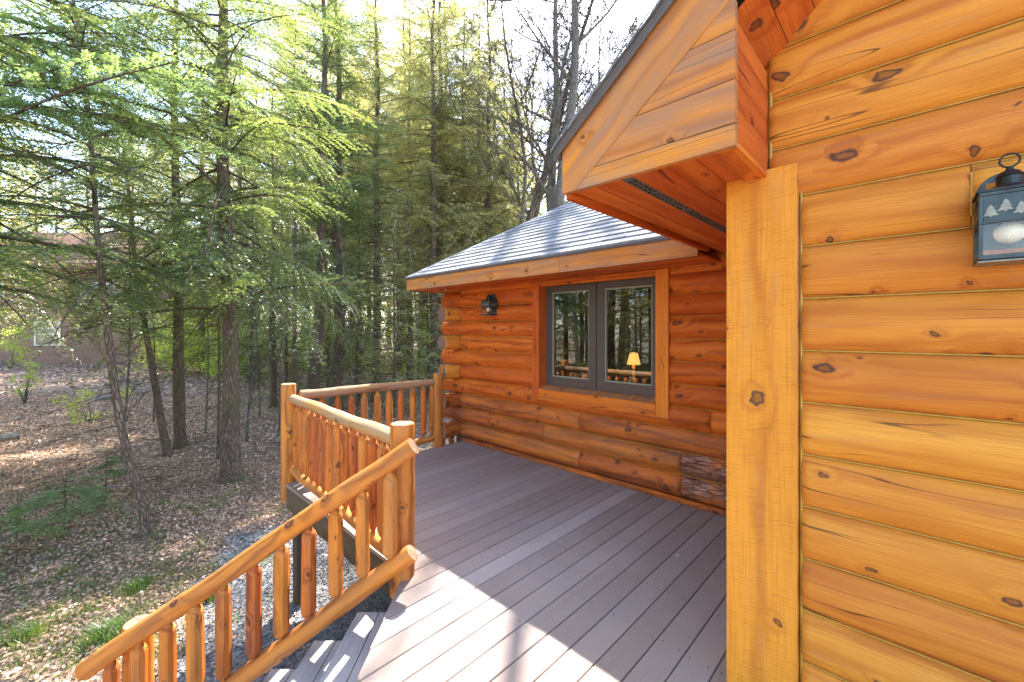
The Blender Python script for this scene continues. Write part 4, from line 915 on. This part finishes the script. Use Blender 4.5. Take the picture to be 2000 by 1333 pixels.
# ---- yellow-green shrubs and understory
def bush(loc, R, H, n, label, seed, matn='shrub', card=.06, name='shrub', group=None, z0=None, cat='shrub', top=1.0):
    rng = np.random.default_rng(seed); z = gz(*loc) if z0 is None else z0; t = empty(name, (loc[0], loc[1], z)); tag(t, label, cat, group)
    nc = max(6, n // 60); cc = rng.normal(0, 1, (nc, 3)) * [R * .5, R * .5, H * .26] + [0, 0, H * .6]; cc[:, 2] = np.clip(cc[:, 2], .1, H)
    if H > 12: cc[:, 2] = rng.uniform(.12, 1, nc) ** .9 * H; cc[:, :2] *= (1.25 - cc[:, 2:3] / H)
    C = cc[rng.integers(0, nc, n)] + rng.normal(0, min(R * .13, .45), (n, 3)) * [1, 1, .7]; D = rng.normal(0, 1, (n, 3)); D /= np.linalg.norm(D, axis=1)[:, None]; N = rng.normal(0, 1, (n, 3)) + [0, 0, .6]
    V, F = cards(C, D, N, rng.uniform(.6, 1.3, n) * card, rng.uniform(.6, 1.2, n) * card * .55)
    me = mesh_np('foliage', V, F, rng.uniform(0, 1, n), M[matn]); o = bpy.data.objects.new('foliage', me); col.objects.link(o); o.parent = t
    tb = MB(); b0 = Vector((loc[0], loc[1], z))
    for i in range(min(nc, 16)): tb.tube([tuple(b0 + Vector((0, 0, -.05))), tuple(b0 + Vector(cc[i]) * .5 + Vector((0, 0, H * .05))), tuple(b0 + Vector(cc[i]))], [.014, .008, .003], 4, caps=False)
    tb.build('stems', M['barkgrey'], t)
bush(PD(48, 15.5), .5, 1.5, 900, 'small bright yellow-green shrub before the brown house at the far left', 81)
bush(PD(180, 12.5), .8, .9, 700, 'low loose shrub on the sunny ground at the left', 82, card=.07)
bush(PD(20, 27), 1.6, 2.6, 1500, 'wide yellow-green shrub in front of the brown house wall', 83, card=.12)
bush(PD(330, 26), 2.6, 4.6, 4500, 'yellow-green tall shrub before the low roof of the brown house', 84, card=.13)
bush(PD(745, 17.5), .9, 2.6, 1500, 'yellow-green shrub before the house corner woods', 85, card=.08)
GBU = 'yellow green understory bushes deep in the woods'
for i, (px, d, R_, H_) in enumerate(((420, 30, 2.5, 5), (510, 34, 3, 6), (590, 28, 2, 4), (680, 38, 3, 6), (830, 30, 2.5, 5), (770, 42, 3, 7), (560, 45, 4, 8), (230, 45, 4, 9), (900, 34, 3, 7), (60, 44, 4, 9), (380, 46, 4, 8), (960, 26, 2, 5), (860, 24, 1.6, 3.5), (480, 24, 1.4, 2.6), (440, 22, 1.5, 2.4), (700, 26, 1.8, 3.2), (620, 24, 1.6, 3), (540, 27, 2, 4), (820, 26, 2, 4), (350, 24, 1.6, 2.6))):
    bush(PD(px, d), R_, H_, 3800, 'loose yellow-green bush deep in the woods', 90 + i, card=.15, group=GBU)
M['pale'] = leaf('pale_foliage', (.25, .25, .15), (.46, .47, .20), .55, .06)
GP = 'tall pale sunlit trees far back in the woods'
for i, (px, d, R_, H_) in enumerate(((725, 38, 4, 33), (650, 36, 3.5, 31), (560, 37, 3.5, 30), (800, 39, 3.5, 31), (60, 50, 6, 24), (200, 56, 6, 28), (320, 44, 5, 22), (430, 50, 5, 27), (520, 42, 5, 24), (610, 48, 5, 27), (690, 41, 4.5, 25), (770, 52, 5, 28), (840, 40, 4, 23), (900, 47, 4, 24), (970, 52, 4, 20), (640, 58, 6, 30), (480, 60, 6, 30), (260, 62, 7, 30), (820, 62, 6, 30))):
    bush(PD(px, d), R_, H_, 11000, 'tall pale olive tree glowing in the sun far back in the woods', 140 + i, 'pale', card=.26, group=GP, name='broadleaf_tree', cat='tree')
# ---- low fir-like sprays on the ground at left, with sapling stem
def ground_fir(px, d, n, label, seed, R_=.9):
    rng = np.random.default_rng(seed); x, y = PD(px, d); t = empty('fir_sapling', (x, y, gz(x, y))); tag(t, label, 'sapling'); Cs = []; Ds = []; Ts = []; tb = MB()
    C, D, T = spray(rng, .8, .032, 1.3, .3)
    for i in range(n):
        a_ = rng.uniform(0, 6.28); z = rng.uniform(.12, .75); L = R_ * rng.uniform(.6, 1) * (1.15 - z); f = L / .8; q, d2 = place(C * f, D, np.array([0, 0, z]), a_, .18, .35, L); Cs.append(q); Ds.append(d2); Ts.append(T)
        tb.tube([(x, y, gz(x, y) + z), (x + math.cos(a_) * L * .8, y + math.sin(a_) * L * .8, gz(x, y) + z - .08 * L)], [.006, .002], 4, caps=False)
    C = np.concatenate(Cs); D = np.concatenate(Ds); T = np.concatenate(Ts); m_ = len(C); V, F = cards(C, D, rng.normal(0, .3, (m_, 3)) + [0, 0, 1], rng.uniform(.7, 1.3, m_) * .034, rng.uniform(.7, 1.3, m_) * .010)
    me = mesh_np('foliage', V, F, T, M['needlelight']); o = bpy.data.objects.new('foliage', me); col.objects.link(o); o.parent = t
    tb.tube([(x, y, gz(x, y) - .05), (x + .02, y, gz(x, y) + .95)], [.012, .003], 5, caps=False); tb.build('stem', M['bark'], t)
ground_fir(125, 5.5, 16, 'low spreading young fir on the leaf litter left of the crooked trunk', 31, 1.0)
ground_fir(205, 6.4, 9, 'small sparse fir seedling behind the low spreading fir', 32, .6)
ground_fir(30, 4.9, 8, 'small young fir at the lower left picture edge', 33, .7)
# ---- leaf litter, twigs, gravel stones, grass
def gzv(x, y):
    d = x * math.sin(A) + y * math.cos(A); z = -1.15 + .05 * np.sin(x * .9 + .4) * np.cos(y * .7) + .03 * np.sin(x * 2.1 + y * 1.7); return z + np.where(d > 16, np.minimum(1.2, (d - 16) * .018), 0)
def litter():
    rng = np.random.default_rng(5); Cs = []
    for n, dmin, dmax, card in ((110000, 3.2, 9, .036), (70000, 9, 18, .065), (30000, 18, 36, .15)):
        u = rng.uniform(-1.5, .35, n); d = dmin + (dmax - dmin) * rng.uniform(0, 1, n) ** .8; r = u * d; x = d * math.sin(A) + r * math.cos(A); y = d * math.cos(A) - r * math.sin(A)
        keep = ~((x > .3) & (y < 6.4) & (x > (y - 3.2) * .38 + .05)); keep |= rng.random(n) < .12; keep &= ~((x > 1.5) & (y < 4.7)) & ~((x > 3.8) & (y < 4.9))
        x, y, d = x[keep], y[keep], d[keep]; Cs.append(np.stack([x, y, gzv(x, y) + rng.uniform(.004, .035, len(x)), np.full(len(x), card)], 1))
    A_ = np.concatenate(Cs); n = len(A_); C = A_[:, :3]; D = rng.normal(0, 1, (n, 3)) * [1, 1, .35]; D /= np.linalg.norm(D, axis=1)[:, None]; N = rng.normal(0, .5, (n, 3)) + [0, 0, 1]; sz = A_[:, 3] * rng.uniform(.6, 1.4, n)
    V, F = cards(C, D, N, sz, sz * rng.uniform(.45, .8, n)); me = mesh_np('leaf_litter', V, F, rng.uniform(0, 1, n) ** 1.2, M['litter']); o = bpy.data.objects.new('leaf_litter', me); col.objects.link(o); tag(o, 'brown fallen leaves covering the forest floor', 'leaf litter', kind='stuff')
litter()
def stones():
    rng = np.random.default_rng(6); n = 26000; x = rng.uniform(.1, 6.6, n); y = rng.uniform(2.0, 7.0, n)
    keep = np.array([gravel_here(a, b) for a, b in zip(x, y)]) & (~((x > 3.9) & (y < 4.95))); x, y = x[keep], y[keep]; n = len(x); z = gzv(x, y) + .012
    s = rng.uniform(.006, .017, n); ov = np.array([[1, 0, 0], [0, 1, 0], [-1, 0, 0], [0, -1, 0], [0, 0, .8], [0, 0, -.8]]); V = np.stack([x, y, z], 1)[:, None, :] + ov[None] * s[:, None, None] * rng.uniform(.6, 1.3, (n, 6, 1)); a = rng.uniform(0, 6.28, n)
    f = np.array([[0, 1, 4], [1, 2, 4], [2, 3, 4], [3, 0, 4], [1, 0, 5], [2, 1, 5], [3, 2, 5], [0, 3, 5]]); F = (np.arange(n) * 6)[:, None, None] + f[None]
    k = NT('gravel_stone'); ti = k.n('Attribute', attribute_name='tint').outputs['Fac']; k.base(k.mix(ti, (.08, .08, .082), (.25, .24, .23)), .85, .3)
    me = mesh_np('gravel_stones', V.reshape(-1, 3), F.reshape(-1, 3), np.repeat(rng.uniform(0, 1, n), 8), k.mat, nv=3); o = bpy.data.objects.new('gravel_stones', me); col.objects.link(o); tag(o, 'grey crushed gravel beside and below the deck', 'gravel', kind='stuff')
stones()
def tuft(C0, n, R_, H_, rng):
    x = rng.normal(0, R_, n); y = rng.normal(0, R_, n); b = np.stack([x, y, gzv(C0[0] + x, C0[1] + y)], 1) + [C0[0], C0[1], 0]; a = rng.uniform(0, 6.28, n); h = rng.uniform(.5, 1, n) * H_; ln = rng.uniform(.3, 1.0, n) * h
    D = np.stack([np.cos(a), np.sin(a), np.zeros(n)], 1); S = np.stack([-np.sin(a), np.cos(a), np.zeros(n)], 1) * rng.uniform(.0018, .0035, n)[:, None]
    m_ = b + D * ln[:, None] * .3 + np.array([0, 0, 1]) * h[:, None] * .65; t_ = b + D * ln[:, None] + np.array([0, 0, 1]) * h[:, None] * .9
    return np.stack([b - S, b + S, m_ + S * .8, m_ - S * .8, m_ - S * .8, m_ + S * .8, t_ + S * .1, t_ - S * .1], 1).reshape(-1, 3)
def grass():
    rng = np.random.default_rng(8); Vs = []
    def mk(name, Vs, label, cat, kind=None, group=None, loc=None):
        V = np.concatenate(Vs); F = np.arange(len(V)).reshape(-1, 4); me = mesh_np(name, V, F, rng.uniform(0, 1, len(F)), M['grass']); o = bpy.data.objects.new(name, me); col.objects.link(o); tag(o, label, cat, group, kind)
    mk('grass_tuft', [tuft(PD(215, 3.75), 480, .08, .20, rng)], 'largest green grass tuft just left of the lower stair post', 'grass tuft')
    mk('grass_tuft', [tuft(PD(405, 4.35), 320, .055, .13, rng)], 'small grass tuft on shaded ground left of the stair rail middle', 'grass tuft')
    mk('grass_tuft', [tuft(PD(270, 4.5), 420, .06, .14, rng)], 'sunny patch of grass blades below the crooked trunk', 'grass tuft')
    mk('grass_tuft', [tuft(PD(50, 3.7), 300, .07, .16, rng)], 'yellow-lit grass tuft near the lower left corner', 'grass tuft')
    Vs = []
    for i in range(460):
        d = rng.uniform(3.3, 7.5); u = rng.uniform(-1.35, -.55); 
        if rng.random() < .5: d = rng.uniform(3.3, 5.2)
        x, y = RD(u * d, d)
        if gravel_here(x, y) and rng.random() < .9: continue
        Vs.append(tuft((x, y), int(rng.uniform(8, 50)), rng.uniform(.03, .12), rng.uniform(.04, .10), rng))
    for i in range(420):   # grass below the stairs
        r, d = rng.uniform(-2.2, -.75), rng.uniform(2.45, 3.0); Vs.append(tuft(RD(r, d), 40, .05, .05, rng))
    for i in range(150):
        d = rng.uniform(13, 24); u = rng.uniform(-.72, -.3); Vs.append(tuft(RD(u * d, d), 30, .25, .16, rng))
    mk('grass_patches', Vs, 'thin green grass sprouting through the leaf litter', 'grass', 'stuff')
grass()
def twigs():
    mb = MB(); rr = random.Random(12)
    for i in range(420):
        d = rr.uniform(3.3, 14); u = rr.uniform(-1.35, -.1); x, y = RD(u * d, d)
        if gravel_here(x, y): continue
        L = rr.uniform(.15, .9); a_ = rr.uniform(0, 6.28); pts = []
        for j in range(5): a_ += rr.gauss(0, .22); pts.append((x, y, gz(x, y) + .012 + .03 * math.sin(j))); x += math.cos(a_) * L / 4; y += math.sin(a_) * L / 4
        mb.tube(pts, [.006, .005, .004, .003, .002], 4, caps=False)
    tag(mb.build('fallen_twigs', M['barkgrey']), 'fallen grey twigs lying on the leaf litter', 'twigs', kind='stuff')
twigs()
def debris():
    rng = np.random.default_rng(9); n = 520; x = rng.uniform(-.5, 3.8, n); y = rng.uniform(.3, 4.6, n)
    keep = np.array([xleft(b) + .05 < a and (b > .62 or a < 1.95) for a, b in zip(x, y)]); keep &= (rng.random(n) < .35) | (np.abs(x - 3.7) < .25) | (y > 4.2); x, y = x[keep], y[keep]; n = len(x)
    C = np.stack([x, y, np.full(n, .003)], 1); D = rng.normal(0, 1, (n, 3)) * [1, 1, .02]; D /= np.linalg.norm(D, axis=1)[:, None]; big = rng.random(n) < .09; L = np.where(big, rng.uniform(.02, .04, n), rng.uniform(.006, .018, n)); W = np.where(big, L * .6, .0022)
    V, F = cards(C, D, rng.normal(0, .12, (n, 3)) + [0, 0, 1], L, W); me = mesh_np('deck_debris', V, F, rng.uniform(0, 1, n), M['litter']); o = bpy.data.objects.new('deck_debris', me); col.objects.link(o); tag(o, 'scattered dry needles and leaf bits lying on the deck boards', 'debris', kind='stuff')
debris()
bpy.context.view_layer.update()
# ---- rocks
for i, (px, d, s_) in enumerate(((205, 16.5, .30), (12, 10.5, .22), (235, 21, .35))):
    x, y = PD(px, d); mb = MB(); rows = []; rr = random.Random(i)
    for a_ in np.linspace(.05, 3.1, 8): rows.append([(x + s_ * math.sin(a_) * math.cos(b_ * .628) * rr.uniform(.85, 1.2), y + s_ * .8 * math.sin(a_) * math.sin(b_ * .628) * rr.uniform(.85, 1.2), gz(x, y) + .05 + s_ * .5 * math.cos(a_)) for b_ in range(10)])
    mb.grid(rows, [[(0, 0)] * 11] * 8, close=True, flip=True); tag(mb.build('rock', simple('rock_stone', (.25, .23, .2), .9, .2, 12, .6, .6), smooth=True), ['dark boulder in the sunny clearing at the left', 'mossy rock at the left edge of the leaf litter', 'boulder before the brown house wall'][i], 'rock')
# ---------------------------------------------------------------- brown house and shed in the distance
M['brown'] = None
k = NT('brown_siding'); ob = k.n('TexCoord').outputs['Object']; sp = k.n('SeparateXYZ', {0: ob}); wv = k.m('FRACT', k.m('MULTIPLY', sp.outputs[2], 6)); k.base(k.mix(k.ramp(wv, .0, .12, 1, 0), (.22, .125, .085), (.09, .05, .035)), .8, .2); M['brown'] = k.mat
k = NT('brown_roof'); ob = k.n('TexCoord').outputs['Object']; k.base(k.mix(k.ramp(k.noise(ob, 8, 4).outputs[0], .3, .7), (.17, .085, .06), (.11, .055, .04)), .9, .2); M['brownroof'] = k.mat
M['cream'] = simple('cream_trim', (.62, .55, .38), .6); k = NT('dark_pane'); k.base((.05, .05, .05), .08, .8); M['pane'] = k.mat
M['shedwood'] = simple('shed_boards', (.19, .14, .11), .85, .2, 3, .5)
D0 = 31.0; zg = -.95
bh = empty('brown_house', (*PD(180, D0), zg)); tag(bh, 'brown sided two-storey house with cream window frames behind the trees at left', 'house')
def rd3(mb, px0, px1, d0, d1, z0, z1, t=.5, dd=D0): rdbox(mb, (px0 - 1000) / FPX * dd, (px1 - 1000) / FPX * dd, d0, d1, z0, z1, t, 'r')
zpx = lambda py, d=D0: HC - (py - HZ) * d / FPX
mb = MB(); rd3(mb, -260, 330, D0, D0 + 8, zg - .6, zpx(505)); rd3(mb, 331, 470, D0 + 1.5, D0 + 7, zg - .6, zpx(622)); mb.build('wall', M['brown'], bh)
mb = MB(); R_ = lambda px: (px - 1000) / FPX * D0
def rquad(mb, pts): mb.face([(*RD(R_(p[0]), p[1]), p[2]) for p in pts])
rquad(mb, [(-280, D0 - .7, zpx(520)), (345, D0 - .7, zpx(520)), (345, D0 + 4, zpx(430)), (-280, D0 + 4, zpx(430))]); rquad(mb, [(-280, D0 + 8.7, zpx(520)), (345, D0 + 8.7, zpx(520)), (345, D0 + 4, zpx(430)), (-280, D0 + 4, zpx(430))][::-1])
rquad(mb, [(300, D0 + .9, zpx(624)), (492, D0 + .9, zpx(624)), (440, D0 + 4, zpx(575)), (300, D0 + 4, zpx(575))]); mb2 = MB()
rdbox(mb, R_(-280), R_(345), D0 - .74, D0 - .7, zpx(527), zpx(517), .5, 'r'); rdbox(mb, R_(300), R_(492), D0 + .86, D0 + .9, zpx(630), zpx(621), .5, 'r'); mb.build('roof', M['brownroof'], bh)
for (a, b, c, d) in ((68, 120, 628, 676), (158, 234, 552, 585), (-60, 10, 552, 585), (262, 300, 628, 660)):
    mb = MB(); w_ = 4
    for q in ((a, a + w_, c, d), (b - w_, b, c, d), (a + w_, b - w_, c, c + w_ - 1), (a + w_, b - w_, d - w_ + 1, d), (a + w_, b - w_, (c + d) / 2, (c + d) / 2 + 2)): rd3(mb, q[0], q[1], D0 - .06, D0 - .005, zpx(q[3]), zpx(q[2]))
    wo = mb.build('window', M['cream'], bh); mb = MB(); rd3(mb, a + 2, b - 2, D0 - .03, D0 - .01, zpx(d - 2), zpx(c + 2)); mb.build('pane', M['pane'], wo)
DS_ = 29.0; sh = empty('shed', (*PD(682, DS_), zg)); tag(sh, 'small grey-brown board shed among the trunks beyond the back railing', 'shed')
mb = MB()
for i in range(10): rdbox(mb, (657 + i * 5 - 1000) / FPX * DS_, (657 + i * 5 + 4.6 - 1000) / FPX * DS_, DS_, DS_ + .04, zg - .3, zpx(655, DS_), RS.random(), 'r')
rdbox(mb, (657 - 1000) / FPX * DS_, (707 - 1000) / FPX * DS_, DS_ + .05, DS_ + 2.2, zg - .3, zpx(656, DS_), .5, 'r'); mb.build('wall', M['shedwood'], sh)
mb = MB(); rdbox(mb, (653 - 1000) / FPX * DS_, (711 - 1000) / FPX * DS_, DS_ - .2, DS_ + 2.4, zpx(655, DS_), zpx(651, DS_), .5, 'r'); mb.build('roof', M['brownroof'], sh)
bpy.context.view_layer.update()
